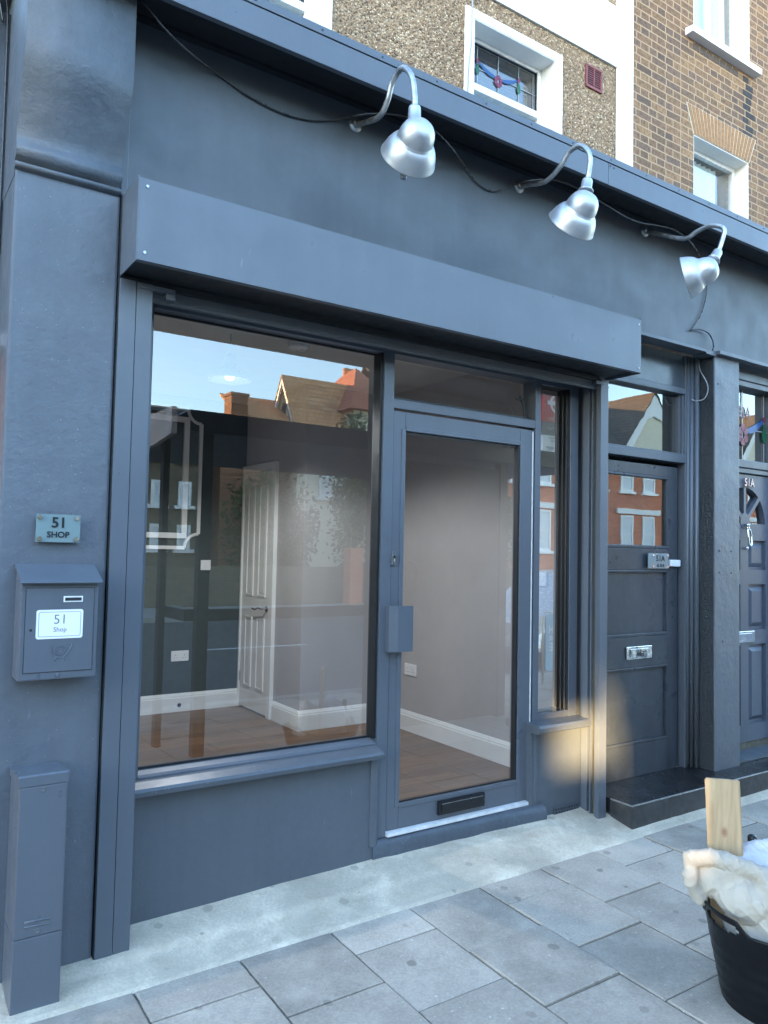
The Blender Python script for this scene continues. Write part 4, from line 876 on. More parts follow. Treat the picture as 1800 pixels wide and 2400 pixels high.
# door slab with arched opening
ra, zc = 0.255, 1.742; dd = ey+0.012
m = MB(); a_out = [(cx+ra*math.cos(R(180*k/24)), zc+ra*math.sin(R(180*k/24))) for k in range(25)]
xl, xr, zt = 3.995, 4.62, 2.088
top = [(xr, zc)]+[(xr, zt), (xl, zt), (xl, zc)]
# ring of quads from arch to the outer rectangle
def outer(k):
    a = R(180*k/24); c_, s_ = math.cos(a), math.sin(a)
    tx = ((xr-cx)/c_ if c_ > 1e-6 else (xl-cx)/c_ if c_ < -1e-6 else 1e9); tz = (zt-zc)/s_ if s_ > 1e-6 else 1e9
    t = min(tx, tz); return (cx+c_*t, zc+s_*t)
for k in range(24):
    a, b, c_, d_ = a_out[k], a_out[k+1], outer(k+1), outer(k)
    m.add([(a[0], dd, a[1]), (b[0], dd, b[1]), (c_[0], dd, c_[1]), (d_[0], dd, d_[1]), (a[0], dd+0.04, a[1]), (b[0], dd+0.04, b[1])], [(0, 1, 2, 3), (0, 4, 5, 1)])
for k in range(24):
    p, q = outer(k), outer(k+1); sp_, sq_ = abs(p[1]-zt) < 1e-6, abs(q[1]-zt) < 1e-6
    if sp_ != sq_:
        c0 = (xr if p[0] > cx else xl, zt); m.add([(p[0], dd, p[1]), (q[0], dd, q[1]), (c0[0], dd, c0[1])], [(0, 1, 2)])
PZ = [(0.335, 0.888), (0.99, 1.312), (1.412, 1.622)]; PXs = [(4.02, 4.214), (4.313, 4.535)]
zs = [0.217]+[v for p in PZ for v in p]+[zc]
for i in range(0, len(zs), 2): m.box(xl, xr, dd, dd+0.045, zs[i], zs[i+1] if i+1 < len(zs) else zc, 0.0)
for z0, z1 in PZ:
    for a, b in ((xl, 4.02), (4.214, 4.313), (4.535, xr)): m.box(a, b, dd, dd+0.045, z0, z1)
    for a, b in PXs:
        m.box(a, b, dd+0.022, dd+0.04, z0, z1)
        m.add([(a+0.022, dd+0.022, z0+0.022), (b-0.022, dd+0.022, z0+0.022), (b-0.022, dd+0.022, z1-0.022), (a+0.022, dd+0.022, z1-0.022), (a+0.05, dd+0.006, z0+0.05), (b-0.05, dd+0.006, z0+0.05), (b-0.05, dd+0.006, z1-0.05), (a+0.05, dd+0.006, z1-0.05)], [(4, 5, 6, 7), (0, 1, 5, 4), (1, 2, 6, 5), (2, 3, 7, 6), (3, 0, 4, 7)])
db = m.build('door', painted('second_door_paint', (0.08, 0.095, 0.125), 0.36, [(9, 0.2, 0.006)], var=0.05), eb)
m = MB()
for ang in (45, 90, 135):
    a = R(ang); u = Vector((math.cos(a), 0, math.sin(a))); n_ = Vector((-u.z, 0, u.x))*0.014; p0 = Vector((cx, dd-0.001, zc))+u*0.04; p1 = Vector((cx, dd-0.001, zc))+u*(ra+0.004)
    vv = [p0-n_, p0+n_, p1+n_, p1-n_]; m.add([*vv, *[v+Vector((0, 0.035, 0)) for v in vv]], [(0, 1, 2, 3), (0, 4, 5, 1), (2, 6, 7, 3), (3, 7, 4, 0), (1, 5, 6, 2)])
m.cyl((cx, dd+0.03, zc+0.015), (0, -1, 0), 0.058, 0.032, 24)
m.build('sunburst_bars', db.data.materials[0], db)
MB().add([(cx, dd+0.03, zc)]+[(x, dd+0.03, z) for x, z in a_out], [(0, k+1, k+2) for k in range(24)]).build('pane', M_glassd, db)
B(4.0, 4.62, 0.30, 0.32, 1.6, 2.06).build('curtain', plain('brown_curtain', (0.12, 0.045, 0.02), 0.9), db)
textmesh('51A', 0.078, M_chrome, 'door_number', db, (4.302, dd-0.012, 2.028), ext=0.006, bold=0.0012, sx=0.95)
m = MB(); m.lathe([(0.0001, 0.02), (0.012, 0.017), (0.018, 0.008), (0.012, 0), (0.009, -0.004), (0.014, -0.012), (0.01, -0.022)], Matrix.Translation((4.275, dd-0.018, 1.722)), 18)
m.tube([(4.262, dd-0.026, 1.70), (4.256, dd-0.034, 1.65), (4.262, dd-0.038, 1.60), (4.277, dd-0.04, 1.585), (4.292, dd-0.038, 1.60), (4.297, dd-0.034, 1.65), (4.290, dd-0.026, 1.70)], 0.006, 10); m.lathe([(0.0001, 0.012), (0.011, 0.004), (0.009, -0.01), (0.0001, -0.014)], Matrix.Translation((4.277, dd-0.012, 1.568)), 14)
m.build('door_knocker', M_chrome, db)
lp = MB().box(4.10, 4.378, dd-0.010, dd, 0.908, 0.985, 0.003).build('letter_plate', M_chrome, db); B(4.13, 4.345, dd-0.013, dd-0.0102, 0.922, 0.970, 0.002).build('flap', M_chrome, lp)
m = MB().box(3.985, 4.95, ey+0.02, ey+0.2, 0.13, 0.214); m.build('weathered_threshold', plain('old_wood_threshold', (0.11, 0.10, 0.075), 0.7, var=0.4, scale=12), eb)
m = MB().prism([(ey-0.10, 0.13), (ey-0.10, 0.145), (ey+0.02, 0.165), (ey+0.02, 0.13)], 3.985, 4.95, 'x'); m.build('sill', M_wood, eb)
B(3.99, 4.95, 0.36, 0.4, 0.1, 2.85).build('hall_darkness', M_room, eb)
B(4.62, 6.2, 0.10, 0.35, -0.1, 2.85).build('side_panel', M_render, eb)

# ================================================================== FITTINGS INSIDE THE SHOP
g = thing('pendant_lamp', (0.857, 1.3, 2.48), 'pale domed pendant lamp hanging from the shop ceiling', 'pendant lamp')
MB().tube([(0.857, 1.3, 2.75), (0.857, 1.3, 2.62)], 0.004, 8, spline=False).build('flex', M_upvc, g)
MB().lathe([(0.0001, 0.155), (0.02, 0.153), (0.03, 0.13), (0.036, 0.085), (0.05, 0.07), (0.10, 0.045), (0.125, 0.012), (0.128, 0.0), (0.122, 0.0), (0.095, 0.038), (0.045, 0.063), (0.0001, 0.066)], Matrix.Translation((0.857, 1.3, 2.475)), 36).build('shade', M_upvc, g)
bl = MB().lathe([(0.0001, 0.05), (0.016, 0.045), (0.03, 0.02), (0.024, -0.005), (0.0001, -0.014)], Matrix.Translation((0.857, 1.3, 2.487)), 20)
mb_, tb_, bb_ = nmat('lit_bulb'); bb_.inputs['Emission Color'].default_value = (1, 0.95, 0.88, 1); bb_.inputs['Emission Strength'].default_value = 0.12; bl.build('bulb', mb_, g)
pl_ = bpy.data.lights.new('pendant_light', 'SPOT'); pl_.energy = 10.0; pl_.spot_size = R(158); pl_.spot_blend = 0.35; pl_.shadow_soft_size = 0.05; pl_.color = (0.97, 0.98, 1.0)
po_ = bpy.data.objects.new('pendant_light', pl_); SC.collection.objects.link(po_); po_.location = (0.857, 1.3, 2.462)
g = thing('smoke_alarm', (1.27, 1.23, 2.72), 'round white smoke alarm on the shop ceiling', 'smoke alarm')
MB().lathe([(0.0001, 0.032), (0.066, 0.032), (0.066, 0.022), (0.060, 0.020), (0.060, 0.016), (0.066, 0.014), (0.062, 0.002), (0.05, -0.004), (0.0001, -0.005)], Matrix.Translation((1.27, 1.23, 2.718)), 36).build('alarm_body', M_upvc, g)
g = thing('light_switch', (1.523, 3.31, 1.342), 'white light switch on the dark back wall beside the inner door', 'light switch')
B(1.479, 1.566, 3.308, 3.3205, 1.300, 1.385, 0.003).build('plate', M_upvc, g); B(1.511, 1.534, 3.3035, 3.308, 1.325, 1.360, 0.002).build('rocker', M_upvc, g)
def socket(label, fn, loc):
    g = thing('power_socket', loc, label, 'power socket', 'double power sockets in the shop')
    m = MB(); m.box(-0.074, 0.074, -0.011, 0.0, -0.043, 0.043, 0.003); m.v = [fn(*v) for v in m.v]; m.build('plate', M_upvc, g)
    m = MB()
    for c in (-0.037, 0.037):
        for dx, dz, w_, h_ in ((0, 0.008, 0.004, 0.009), (-0.011, -0.014, 0.008, 0.004), (0.011, -0.014, 0.008, 0.004)): m.box(c+dx-w_/2, c+dx+w_/2, -0.0122, -0.0112, dz-h_/2, dz+h_/2)
    m.v = [fn(*v) for v in m.v]; pieces(m, 'pin_hole', M_black, g)
    m = MB()
    for c in (-0.012, 0.012): m.box(c-0.006, c+0.006, -0.014, -0.0112, 0.014, 0.034, 0.001)
    m.v = [fn(*v) for v in m.v]; pieces(m, 'switch', M_upvc, g)
socket('white double socket low on the dark back wall', lambda x, y, z: (1.326+x, 3.3205+y, 0.593+z), (1.326, 3.32, 0.593))
socket('white double socket on the warm grey right wall, seen through the glass door', lambda x, y, z: (2.5995+y, 1.82-x, 0.60+z), (2.6, 1.82, 0.6))
g = thing('light_switch', (2.594, 0.47, 1.342), 'white double light switch on the right wall behind the narrow side window', 'light switch')
B(2.585, 2.5995, 0.425, 0.512, 1.300, 1.385, 0.003).build('plate', M_upvc, g)
m = MB()
for y in (0.452, 0.484): m.box(2.581, 2.585, y-0.009, y+0.009, 1.328, 1.358, 0.002)
pieces(m, 'rocker', M_upvc, g)
tag(MB().lathe([(0.0001, 0.02), (0.012, 0.016), (0.016, 0.008), (0.014, 0), (0.0001, 0)], Matrix.Translation((1.327, 3.3, 0.195)) @ Matrix.Rotation(R(90), 4, 'X'), 16).build('door_stop', M_black), 'small black round door stop on the white skirting under the dark wall', 'door stop')

# ================================================================== TUB WITH CLOTHS
TX, TY, TZ0, TZ1 = 1.865, -1.432, gz(1.865, -1.43)-0.002, 0.248
def tr(z): return 0.203+0.060*(z-TZ0)/(TZ1-TZ0)
na, nz = 160, 44
m = MB(); vs = []; hc = (R(160), R(340))
def adist(a, b): d = (a-b+math.pi) % (2*math.pi)-math.pi; return d
for j in range(nz+1):
    for i in range(na):
        a = 2*math.pi*i/na; bumpz = 0
        for h in hc:
            d = abs(adist(a, h)); t = max(0, min(1, (R(27)-d)/R(11))); bumpz = max(bumpz, 0.036*t*t*(3-2*t))
        top = TZ1+bumpz; z = TZ0+(top-TZ0)*j/nz; r = tr(z)
        r += 0.0016*(1 if (z < 0.17 and int((z+1)/0.0215) % 2) else 0) + (0.007 if z > top-0.014 else 0)
        vs.append((TX+r*math.cos(a), TY+r*math.sin(a), z))
fs = []
for j in range(nz):
    for i in range(na):
        i2 = (i+1) % na; c = [j*na+i, j*na+i2, (j+1)*na+i2, (j+1)*na+i]
        a = 2*math.pi*(i+0.5)/na; z = sum(vs[k][2] for k in c)/4
        if any(abs(adist(a, h)) < R(17.5) and abs(z-0.2435) < 0.0185*math.sqrt(max(0, 1-(adist(a, h)/R(17.6))**4)) for h in hc): continue
        fs.append(tuple(c))
m.add(vs, fs, True); m.add([(TX+tr(TZ0)*math.cos(2*math.pi*i/na), TY+tr(TZ0)*math.sin(2*math.pi*i/na), TZ0) for i in range(na)], [tuple(range(na))])
tub = weld(m.build('tub', M_tub)); tag(tub, 'black flexible rubber tub of dust sheets on the pavement', 'tub')
md = tub.modifiers.new('thick', 'SOLIDIFY'); md.thickness = 0.006; md.offset = -1
CU = Vector((0.55, -0.835, 0)).normalized(); CW = Vector((0.835, 0.55, 0)).normalized()
def draped(mat, blobs, rolls, label, seed, fold, crease):
    """crumpled cotton: soft forms and rolled folds joined into one skin, then pleats and fine creases"""
    bm = bmesh.new(); R3 = Matrix((CU, CW, Vector((0, 0, 1)))).transposed().to_4x4()
    for c, rad in blobs:
        bmesh.ops.create_icosphere(bm, subdivisions=4, radius=1, matrix=Matrix.Translation(c) @ R3 @ Matrix.Diagonal((*rad, 1)))
    for pts, r in rolls:
        P = [Vector(p) for p in pts]
        for a, b in zip(P, P[1:]):
            k = max(2, int((b-a).length/(r*0.5)))
            for q in range(k+1): bmesh.ops.create_icosphere(bm, subdivisions=2, radius=r, matrix=Matrix.Translation(a.lerp(b, q/k)))
    me = bpy.data.meshes.new('dust_sheet'); bm.to_mesh(me); bm.free(); o = bpy.data.objects.new('dust_sheet', me); SC.collection.objects.link(o)
    q = o.modifiers.new('skin', 'REMESH'); q.mode = 'VOXEL'; q.voxel_size = 0.0055
    q = o.modifiers.new('soft', 'SMOOTH'); q.iterations = 14; q.factor = 0.6
    dg = bpy.context.evaluated_depsgraph_get(); dg.update(); ev = bpy.data.meshes.new_from_object(o.evaluated_get(dg)); o.modifiers.clear(); o.data = ev
    nr = [v.normal.copy() for v in ev.vertices]
    for v, n_ in zip(ev.vertices, nr):
        p = v.co.copy(); a, b, z = p.dot(CU), p.dot(CW), p.z
        wp = noise.noise((a*4+seed, b*4, z*4)); w2 = noise.noise((a*9, b*9+seed, z*9))
        pleat = 1-abs(noise.noise((a*5+seed, b*7, z*15+a*9+wp*1.6)))*2.6
        fine = max(0, 1-abs(noise.noise((a*9+w2*0.5, b*10, z*26+a*22+wp*2.0+seed)))*3.2)**3
        fin2 = max(0, 1-abs(noise.noise((a*24+wp*2, b*16+seed, z*30-a*16+w2)))*3.6)**3
        v.co = p+n_*(fold*pleat+crease*fine+crease*0.6*fin2+0.004*wp)
    for f_ in ev.polygons: f_.use_smooth = True
    ev.materials.clear(); ev.materials.append(mat); tag(o, label, 'dust sheet')
draped(M_cream, [((1.712, -1.308, 0.358), (0.112, 0.048, 0.075)), ((1.745, -1.385, 0.305), (0.12, 0.085, 0.075)), ((1.86, -1.43, 0.19), (0.19, 0.19, 0.10)), ((1.765, -1.50, 0.235), (0.10, 0.075, 0.07))],
       [([(1.62, -1.225, 0.420), (1.66, -1.285, 0.438), (1.715, -1.37, 0.425), (1.75, -1.425, 0.40)], 0.026), ([(1.62, -1.23, 0.40), (1.612, -1.235, 0.345), (1.655, -1.245, 0.285)], 0.022), ([(1.75, -1.43, 0.40), (1.735, -1.46, 0.345), (1.715, -1.505, 0.30), (1.722, -1.57, 0.262)], 0.030)],
       'crumpled cream cotton dust sheet spilling over the rim of the black tub', 3.3, 0.0055, 0.0065)
draped(M_sheet, [((1.885, -1.335, 0.335), (0.15, 0.12, 0.115)), ((2.0, -1.47, 0.32), (0.13, 0.12, 0.09)), ((1.83, -1.50, 0.275), (0.09, 0.07, 0.075))], [([(1.80, -1.24, 0.405), (1.90, -1.36, 0.445), (1.98, -1.50, 0.40)], 0.03), ([(1.76, -1.44, 0.36), (1.80, -1.53, 0.31), (1.82, -1.60, 0.27)], 0.025)],
       'white cotton sheet bundled in the tub behind the cream one', 9.1, 0.0045, 0.005)
u = Vector((0.55, -0.835, 0)).normalized(); nrm = Vector((0.835, 0.55, 0)).normalized()
bm = bmesh.new(); w_, L_, th = 0.118, 0.61, 0.022
bmesh.ops.create_cube(bm, size=1, matrix=Matrix.Diagonal((w_, th, L_, 1))); bmesh.ops.bevel(bm, geom=list(bm.edges), offset=0.004, segments=2, affect='EDGES')
pk = MB().bm(bm).build('wood_plank', M_pine)
zax = (Vector((0, 0, 1))-u*0.085+nrm*0.0).normalized(); yax = nrm; xax = yax.cross(zax)*1.0
PLT = Vector((1.724, -1.200, 0.685))     # top corner on the left
ctr = PLT + u*(w_/2) - zax*(L_/2)
pk.matrix_world = Matrix((u, yax, zax)).transposed().to_4x4(); pk.matrix_world.translation = ctr
tag(pk, 'pale pine board standing upright in the tub', 'board')
bh_ = MB().tube([(1.975, -1.25, 0.25), (1.962, -1.258, 0.36), (1.955, -1.262, 0.43)], 0.0125, 12).lathe([(0.0125, -0.01), (0.0165, 0.0), (0.0165, 0.02), (0.011, 0.027), (0.0001, 0.028)], Matrix.Translation((1.955, -1.262, 0.425)), 16).build('tool_handle', M_blackgloss)
tag(bh_, 'short black tool handle sticking up behind the white sheet', 'tool handle')

# ================================================================== NEIGHBOUR ON THE LEFT
nb_ = thing('neighbour_shopfront', (-1.2, 0.3, 0), 'sliver of the neighbouring shop front left of the pier', 'shop front')
B(-3.0, -0.499, 0.30, 0.6, 2.3, 3.55, 0.004).build('pale_board', M_render, nb_)
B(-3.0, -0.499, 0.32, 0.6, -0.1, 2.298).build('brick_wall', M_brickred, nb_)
B(-1.2, -0.50, 0.24, 0.32, 2.235, 2.285, 0.004).build('metal_bracket', M_alu, nb_)
tag(MB().tube([(-0.525, 0.29, 3.50), (-0.540, 0.285, 3.585), (-0.527, 0.28, 3.60), (-0.512, 0.285, 3.54), (-0.508, 0.288, 3.2), (-0.507, 0.29, 2.3)], 0.004, 8).build('cable', M_cable), 'thin black cable running down the left side of the pier', 'cable')

# ================================================================== ACROSS THE STREET (seen in the window reflections, plus added sun blockers)
def slope(m, x0, x1, ye, ze, yr, zr, t=0.08):
    m.add([(x0, ye, ze), (x1, ye, ze), (x1, yr, zr), (x0, yr, zr), (x0, ye, ze-t), (x1, ye, ze-t), (x1, yr, zr-t), (x0, yr, zr-t)], [(0, 1, 2, 3), (7, 6, 5, 4), (0, 4, 5, 1), (1, 5, 6, 2), (2, 6, 7, 3), (3, 7, 4, 0)])
def housewin(parent, x0, x1, z0, z1, y, sash=True):
    m = MB(); frame_xz(m, x0, x1, z0, z1, 0.09, y, y+0.06)
    if sash: m.box(x0+0.09, x1-0.09, y, y+0.05, (z0+z1)/2-0.03, (z0+z1)/2+0.03)
    m.box(x0-0.12, x1+0.12, y, y+0.14, z0-0.11, z0-0.001)
    f_ = m.build('window', M_upvc, parent)
    B(x0+0.05, x1-0.05, y-0.05, y+0.02, z0+0.05, z1-0.05).build('pane', M_curtain if sash else M_oldglass, f_)
# low flats
hs = thing('flats', (6, -20, -0.4), 'low brown brick flats with small white windows at the left of the reflection', 'flats')
B(3.6, 8.0, -23, -20, -0.42, 5.6).build('wall', M_brickbrown, hs); B(3.4, 8.2, -23.2, -19.8, 5.6, 5.75).build('roof', M_dark, hs)
for x in (4.6, 5.45, 6.3, 7.15):
    for z in (1.4, 2.75, 4.15): housewin(hs, x, x+0.42, z, z+0.75, -20.0)
# brick house with plain stack
hs = thing('brick_house', (9.6, -21, -0.4), 'small orange brick house with one plain square chimney stack', 'house')
B(8.6, 10.9, -23, -20.2, -0.42, 5.7).build('wall', M_brickside, hs)
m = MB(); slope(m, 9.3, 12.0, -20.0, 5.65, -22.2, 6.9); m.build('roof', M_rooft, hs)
m = MB().box(8.95, 9.52, -20.9, -20.3, 5.2, 6.5); m.box(8.90, 9.57, -20.95, -20.25, 6.5, 6.6, 0.02); m.build('chimney', M_brickside, hs)
# gabled wing
hs = thing('gabled_house', (12.6, -21, -0.4), 'house with a half timbered gable and a long orange tiled roof', 'house')
B(11.35, 15.6, -22.0, -20.15, -0.42, 6.0).build('wall', M_cream_w, hs)
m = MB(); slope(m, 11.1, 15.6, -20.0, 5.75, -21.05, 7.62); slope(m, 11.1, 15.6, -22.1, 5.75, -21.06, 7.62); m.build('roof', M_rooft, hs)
m = MB().prism([(-20.2, 6.0), (-21.05, 7.5), (-21.95, 6.0)], 11.30, 11.36, 'x'); gb = m.build('gable_end', M_cream_w, hs)
m = MB()
for a, b in (((-20.05, 5.7), (-21.05, 7.55)), ((-22.05, 5.7), (-21.05, 7.55))):
    dn = 0.22; m.prism([a, b, (b[0], b[1]-dn), (a[0], a[1]-dn)], 11.12, 11.2, 'x')
pieces(m, 'barge_board', M_white, gb)
m = MB()
for a, b in (((-21.05, 6.0), (-21.05, 7.2)), ((-20.6, 6.0), (-21.0, 6.7)), ((-21.5, 6.0), (-21.1, 6.7))): m.tube([(11.28, a[0], a[1]), (11.28, b[0], b[1])], 0.05, 6, spline=False)
pieces(m, 'timber', M_black, gb)
housewin(hs, 12.2, 13.4, 3.3, 4.6, -20.15)
# hipped house
hs = thing('hipped_house', (16.5, -20, -0.4), 'bay fronted house with a red hipped roof and a stack of three pots', 'house')
B(13.3, 15.6, -24, -19.7, -0.42, 6.5).build('wall', M_cream_w, hs)
m = MB(); m.add([(13.0, -19.4, 6.45), (15.9, -19.4, 6.45), (15.9, -24.3, 6.45), (13.0, -24.3, 6.45), (14.4, -21.4, 8.4), (14.5, -22.3, 8.4)], [(0, 1, 5, 4), (1, 2, 5), (2, 3, 4, 5), (3, 0, 4), (3, 2, 1, 0)]); m.build('roof', M_roofh, hs)
ch = MB().box(14.32, 15.12, -22.6, -21.9, 6.3, 8.05).build('chimney', M_brickside, hs)
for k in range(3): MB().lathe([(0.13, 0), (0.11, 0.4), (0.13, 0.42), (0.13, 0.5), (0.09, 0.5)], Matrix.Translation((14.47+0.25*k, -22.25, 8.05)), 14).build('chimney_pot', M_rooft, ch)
for x in (14.0,):
    for z in (1.0, 4.2): housewin(hs, x, x+1.0, z, z+1.5, -19.7)
# red brick terrace
hs = thing('brick_terrace', (30, -21, -0.4), 'long red brick terrace with white lintels and a white barge boarded gable', 'terrace')
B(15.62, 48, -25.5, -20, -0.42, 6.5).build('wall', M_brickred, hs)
m = MB(); slope(m, 15.9, 48.2, -19.7, 6.4, -23.2, 9.1); slope(m, 15.9, 48.2, -26, 6.4, -23.21, 9.1); m.build('roof', M_roofb, hs)
for gx in (30.0, 39.0, 21.5):
    m = MB(); m.prism([(gx-2.0, 6.4), (gx+2.0, 6.4), (gx, 9.0)], -19.8, -19.7, 'y')
    g_ = m.build('gable', M_cream_w, hs); m = MB()
    for s_ in (-1, 1): m.prism([(gx, 9.2), (gx+s_*2.2, 6.35), (gx+s_*2.2, 6.0), (gx+s_*1.85, 6.15), (gx+s_*1.0, 7.35), (gx+s_*0.55, 7.9), (gx, 8.1)], -19.69, -19.60, 'y')
    m.build('barge_board', M_white, g_)
    m = MB()
    for s_ in (-1, 1): m.add([(gx, -19.55, 9.26), (gx+s_*2.35, -19.55, 6.3), (gx+s_*2.35, -23, 6.3), (gx, -23, 9.26), (gx, -19.55, 9.18), (gx+s_*2.35, -19.55, 6.22), (gx+s_*2.35, -23, 6.22), (gx, -23, 9.18)], [(0, 1, 2, 3), (4, 7, 6, 5), (0, 4, 5, 1)])
    m.build('gable_roof', M_roofb, g_)
for x in (16.5, 18.0, 19.6, 21.0, 22.5, 24.0, 26.2, 28.0, 29.6, 31.2, 33.5, 36.0, 38.2, 39.8):
    housewin(hs, x, x+0.85, 4.45, 5.75, -20.0); housewin(hs, x, x+0.85, 1.6, 3.35, -20.0)
m = MB()
for x in (19.2, 22.2, 27.7, 33.2, 37.8): m.box(x, x+3.1, -20.0, -19.9, 3.42, 3.66)
m.box(28.2, 31.8, -20, -19.9, 6.1, 6.4); pieces(m, 'lintel', M_white, hs)
# added unseen wall that blocks the sun, its slots shaped for the warm patches
hs = thing('sun_slot_wall', (-20, -20, -0.4), 'tall brick block of flats further along the far side of the street', 'flats')
m = wallholes(-25.5, -10.2, -0.42, 15.5, -20.1, -19.98, [(-17.56, -17.16, 5.02, 5.36), (-17.16, -17.02, 5.02, 5.60), (-17.02, -16.92, 4.84, 5.45), (-16.92, -16.86, 4.84, 5.2)]); m.box(-25.5, -25.3, -26, -20.1, -0.42, 15.5); m.box(-10.4, -10.2, -26, -20.1, -0.42, 15.5); m.build('wall', M_brickbrown, hs)
hs = thing('sun_shading_blocks', (-18, -21, -0.4), 'unseen brown brick blocks added across the street to keep the low sun off', 'terrace')  # added out of view so the low sun stays off the street
B(-70, -25.6, -27, -20.2, -0.42, 7.0).build('wall', M_brickbrown, hs); B(-10.1, 3.3, -27, -20.2, -0.42, 7.0).build('side_wall', M_brickbrown, hs)
# garden wall, gate pier, trees
tag(B(4.0, 18.5, -17.3, -17.05, -0.4, 0.95).build('garden_wall', M_brickbrown), 'low brown brick garden wall along the far pavement', 'garden wall')
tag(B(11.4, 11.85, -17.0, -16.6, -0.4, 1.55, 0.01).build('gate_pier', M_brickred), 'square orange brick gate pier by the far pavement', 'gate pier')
def tree(name, x, y, z0, z1, rad, n, label, seed):
    rng = random.Random(seed); g = thing(name, (x, y, z0), label, 'tree', 'trees in the far gardens')
    MB().tube([(x, y, z0), (x+0.05, y, z0+(z1-z0)*0.3), (x-0.05, y+0.05, z0+(z1-z0)*0.6), (x, y, z1-0.4)], 0.09, 8).build('trunk', M_bark, g)
    m = MB(); cl = [(Vector((rng.gauss(0, 0.42), rng.gauss(0, 0.42), rng.uniform(-0.9, 0.95))), rng.uniform(0.18, 0.4)) for _ in range(26)]
    for _ in range(n):
        c, s_ = rng.choice(cl); p = c+Vector((rng.gauss(0, s_), rng.gauss(0, s_), rng.gauss(0, s_)))
        if p.length > 1.15: continue
        q = Vector((x+p.x*rad, y+p.y*rad, (z0+z1)/2+0.35+p.z*(z1-z0)*0.42)); a = Vector((rng.gauss(0, 1), rng.gauss(0, 1), rng.gauss(0, 1))).normalized(); b = a.orthogonal().normalized(); L = rng.uniform(0.06, 0.12)
        m.add([q-a*L, q+b*L*0.45, q+a*L, q-b*L*0.45], [(0, 1, 2, 3)])
    m.build('crown', M_leaf, g)
tree('garden_tree', 12.3, -17.9, -0.4, 5.75, 1.15, 4200, 'tall leafy tree in front of the hipped house', 4)
tree('garden_tree', 18.6, -18.2, -0.4, 3.6, 1.1, 3000, 'short bushy tree by the end of the red terrace', 9)
tree('garden_tree', 9.6, -18.6, -0.4, 4.0, 1.4, 4200, 'dark round garden tree in front of the plain chimney house', 12)
# bus shelter just behind the camera
g = thing('bus_shelter', (3.2, -3.3, -0.1), 'dark blue bus shelter with a flat roof and a poster panel', 'bus shelter')
m = MB().prism([(1.0, 2.46), (1.0, 2.40), (1.08, 2.36), (5.35, 2.36), (5.40, 2.40), (5.40, 2.46), (5.3, 2.52), (1.1, 2.52)], -4.5, -2.16, 'y'); m.build('roof', M_shelter, g)
m = MB().prism([(-2.165, 2.53), (-2.16, 2.33), (-2.6, 2.28), (-4.5, 2.28), (-4.5, 2.53)], 0.96, 1.0, 'x'); m.build('roof_end', plain('shelter_roof_end', (0.62, 0.50, 0.47), 0.4), g)
for x, y, w_ in ((1.23, -2.32, 0.09), (2.86, -2.32, 0.05), (4.22, -2.32, 0.09), (1.10, -2.82, 0.05)): B(x, x+w_, y, y+0.08, gz(x, y)-0.02, 2.36).build('post', M_shelter, g)
m = MB().box(1.32, 2.86, -2.30, -2.26, 0.93, 1.02); m.box(1.15, 1.23, -2.74, -2.3, 0.93, 1.02); m.build('rail', M_shelter, g)
m = MB().box(2.915, 4.215, -2.33, -2.25, -0.05, 2.30, 0.01); pp = m.build('poster_panel', plain('poster_panel_back', (0.03, 0.031, 0.033), 0.55), g)
m = MB(); m.tube([(3.12+0.13*math.cos(R(10*k)), -2.248, 1.28+0.13*math.sin(R(10*k))) for k in range(37)], 0.012, 6, spline=False); m.build('ring_emblem', plain('faded_red', (0.12, 0.05, 0.045), 0.6), pp)
textmesh('BUSES', 0.06, plain('faded_white', (0.16, 0.16, 0.16), 0.6), 'buses_text', pp, (3.12, -2.246, 1.28), rot=(R(90), 0, R(180)))
# bus stop flag
OX = -0.09
g = thing('bus_stop', (6.11, -3.0, -0.1), 'bus stop post with a red roundel flag and route numbers', 'bus stop')
B(6.06+OX, 6.14+OX, -3.04, -2.96, gz(6.1, -3)-0.02, 3.45, 0.006).build('post', M_signgrey, g)
m = MB().box(5.60+OX, 6.05+OX, -3.02, -2.98, 3.02, 3.40); fl = m.build('flag', M_signred, g)
def ring(m, cx, cz, y, r, w_):
    n = 40; vs = []
    for k in range(n):
        a = 2*math.pi*k/n
        for q in (r, r-w_): vs.append((cx+q*math.cos(a), y, cz+q*math.sin(a)))
    m.add(vs, [(2*k, 2*((k+1) % n), 2*((k+1) % n)+1, 2*k+1) for k in range(n)])
m = MB(); ring(m, 5.83+OX, 3.24, -2.978, 0.12, 0.035); m.box(5.67+OX, 5.99+OX, -2.979, -2.976, 3.215, 3.262); m.build('roundel', M_label, fl)
textmesh('REQUEST STOP', 0.042, M_label, 'request_text', fl, (5.825+OX, -2.976, 3.055), rot=(R(90), 0, R(180)))
B(5.60+OX, 6.05+OX, -3.02, -2.98, 2.86, 3.018).build('name_plate', M_signgrey, g)
textmesh('Brockley Park', 0.055, M_label, 'name_text', g, (5.825+OX, -2.976, 2.94), rot=(R(90), 0, R(180)))
B(5.60+OX, 6.05+OX, -3.02, -2.98, 2.67, 2.858).build('route_plate', M_label, g)
textmesh('towards Lewisham\nor New Cross', 0.034, M_inkg, 'towards_text', g, (5.825+OX, -2.976, 2.815), rot=(R(90), 0, R(180)))
textmesh('122  171  N171', 0.055, M_inkg, 'route_text', g, (5.825+OX, -2.976, 2.71), rot=(R(90), 0, R(180)))
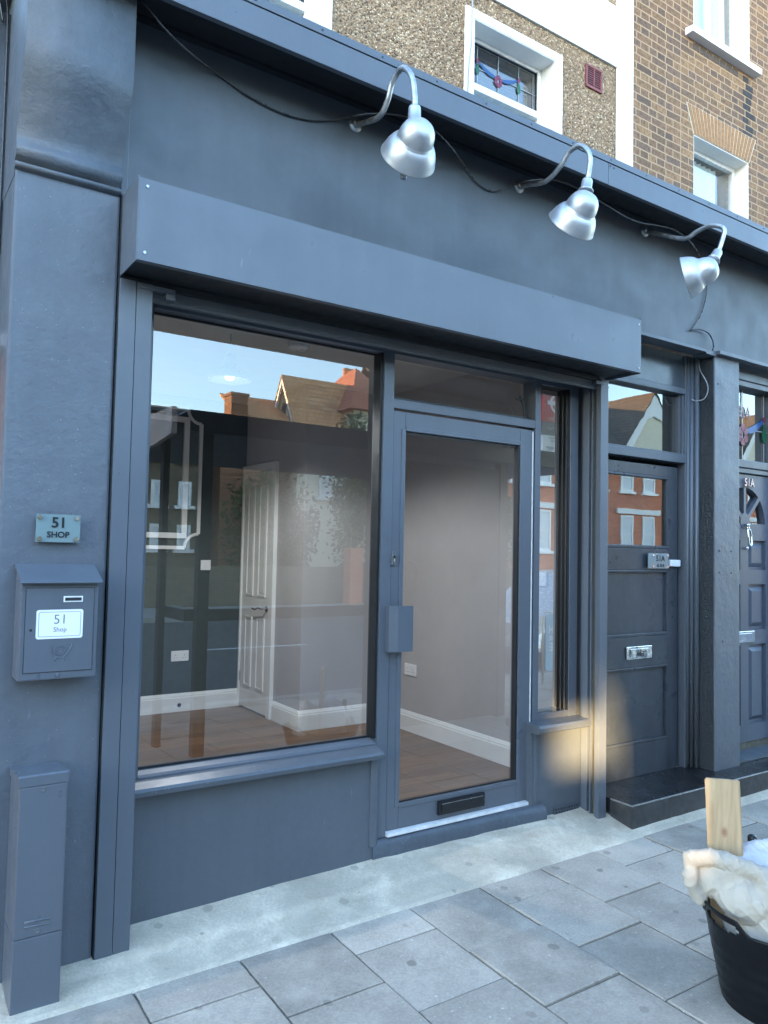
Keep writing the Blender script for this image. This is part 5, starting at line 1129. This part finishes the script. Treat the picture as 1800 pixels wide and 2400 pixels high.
# cash machine board
g = thing('pavement_sign', (6.33, -3.5, -0.1), 'light blue swing board reading CASH MACHINE HERE on the pavement', 'pavement sign')
m = MB().prism(rrect(6.12, 6.55, 0.06, 0.75, 0.05), -3.51, -3.49, 'y'); b_ = m.build('board', M_signblue, g)
for t_, s_, z_ in (('CASH', 0.135, 0.56), ('MACHINE', 0.075, 0.455), ('HERE', 0.135, 0.345)): textmesh(t_, s_, M_label, t_.lower()+'_text', b_, (6.335, -3.4885, z_), rot=(R(90), 0, R(180)), bold=0.002)
m = MB().tube([(6.08, -3.5, -0.1), (6.08, -3.5, 0.72), (6.13, -3.5, 0.78), (6.54, -3.5, 0.78), (6.59, -3.5, 0.72), (6.59, -3.5, -0.1)], 0.012, 8, spline=False); m.box(6.05, 6.62, -3.75, -3.25, -0.125, -0.10, 0.005); m.build('frame', M_galv, g)
# parked car
g = thing('parked_car', (9.4, -6.1, -0.27), 'silver hatchback parked at the kerb beyond the bus stop', 'car')
pf = [(7.4, 0.05), (7.42, 0.42), (7.6, 0.58), (8.35, 0.68), (8.95, 1.12), (9.3, 1.2), (10.5, 1.17), (11.1, 0.78), (11.35, 0.7), (11.4, 0.2), (11.3, 0.0), (7.6, 0.0)]
bm = bmesh.new(); sec = []
for y, k, dz in ((-6.95, 0.90, -0.02), (-6.85, 1.0, 0), (-6.1, 1.0, 0.03), (-5.35, 1.0, 0), (-5.25, 0.90, -0.02)):
    sec.append([bm.verts.new((9.4+(x-9.4)*(1 if k == 1 else 0.985), y+(0.16 if y < -6.1 else -0.16 if y > -6.1 else 0)*(max(0, z-0.62)/0.55), z*k+dz)) for x, z in pf])
for a, b in zip(sec, sec[1:]):
    for i in range(len(pf)): bm.faces.new([a[i], a[(i+1) % len(pf)], b[(i+1) % len(pf)], b[i]])
bm.faces.new(sec[0]); bm.faces.new(sec[-1][::-1]); car = MB().bm(bm).build('body', M_carpaint, g)
for y, s_ in ((-5.24, 1), (-6.96, -1)):
    m = MB(); yy = y-s_*0.115; m.add([(8.6, y-s_*0.035, 0.70), (9.5, y-s_*0.035, 0.70), (9.5, yy, 1.08), (9.02, yy, 1.08)], [(0, 1, 2, 3)]); m.add([(9.55, y-s_*0.035, 0.70), (10.85, y-s_*0.035, 0.70), (10.55, yy, 1.07), (9.55, yy, 1.08)], [(0, 1, 2, 3)]); m.build('side_window', M_blackgloss, g)
    for x in (8.15, 10.6):
        wz = 0.03; M4 = Matrix.Translation((x, y-s_*0.18, wz)) @ Matrix.Rotation(R(-90*s_), 4, 'X')
        w1 = MB().lathe([(0.15, 0.19), (0.30, 0.19), (0.31, 0.15), (0.31, 0.0), (0.15, 0.0)], M4, 28).build('wheel', M_black, g); MB().lathe([(0.0001, 0.185), (0.19, 0.18), (0.2, 0.15)], M4, 20).build('hub_cap', M_alu, w1)
for o in bpy.data.objects:
    if 'W' in o: del o['W']
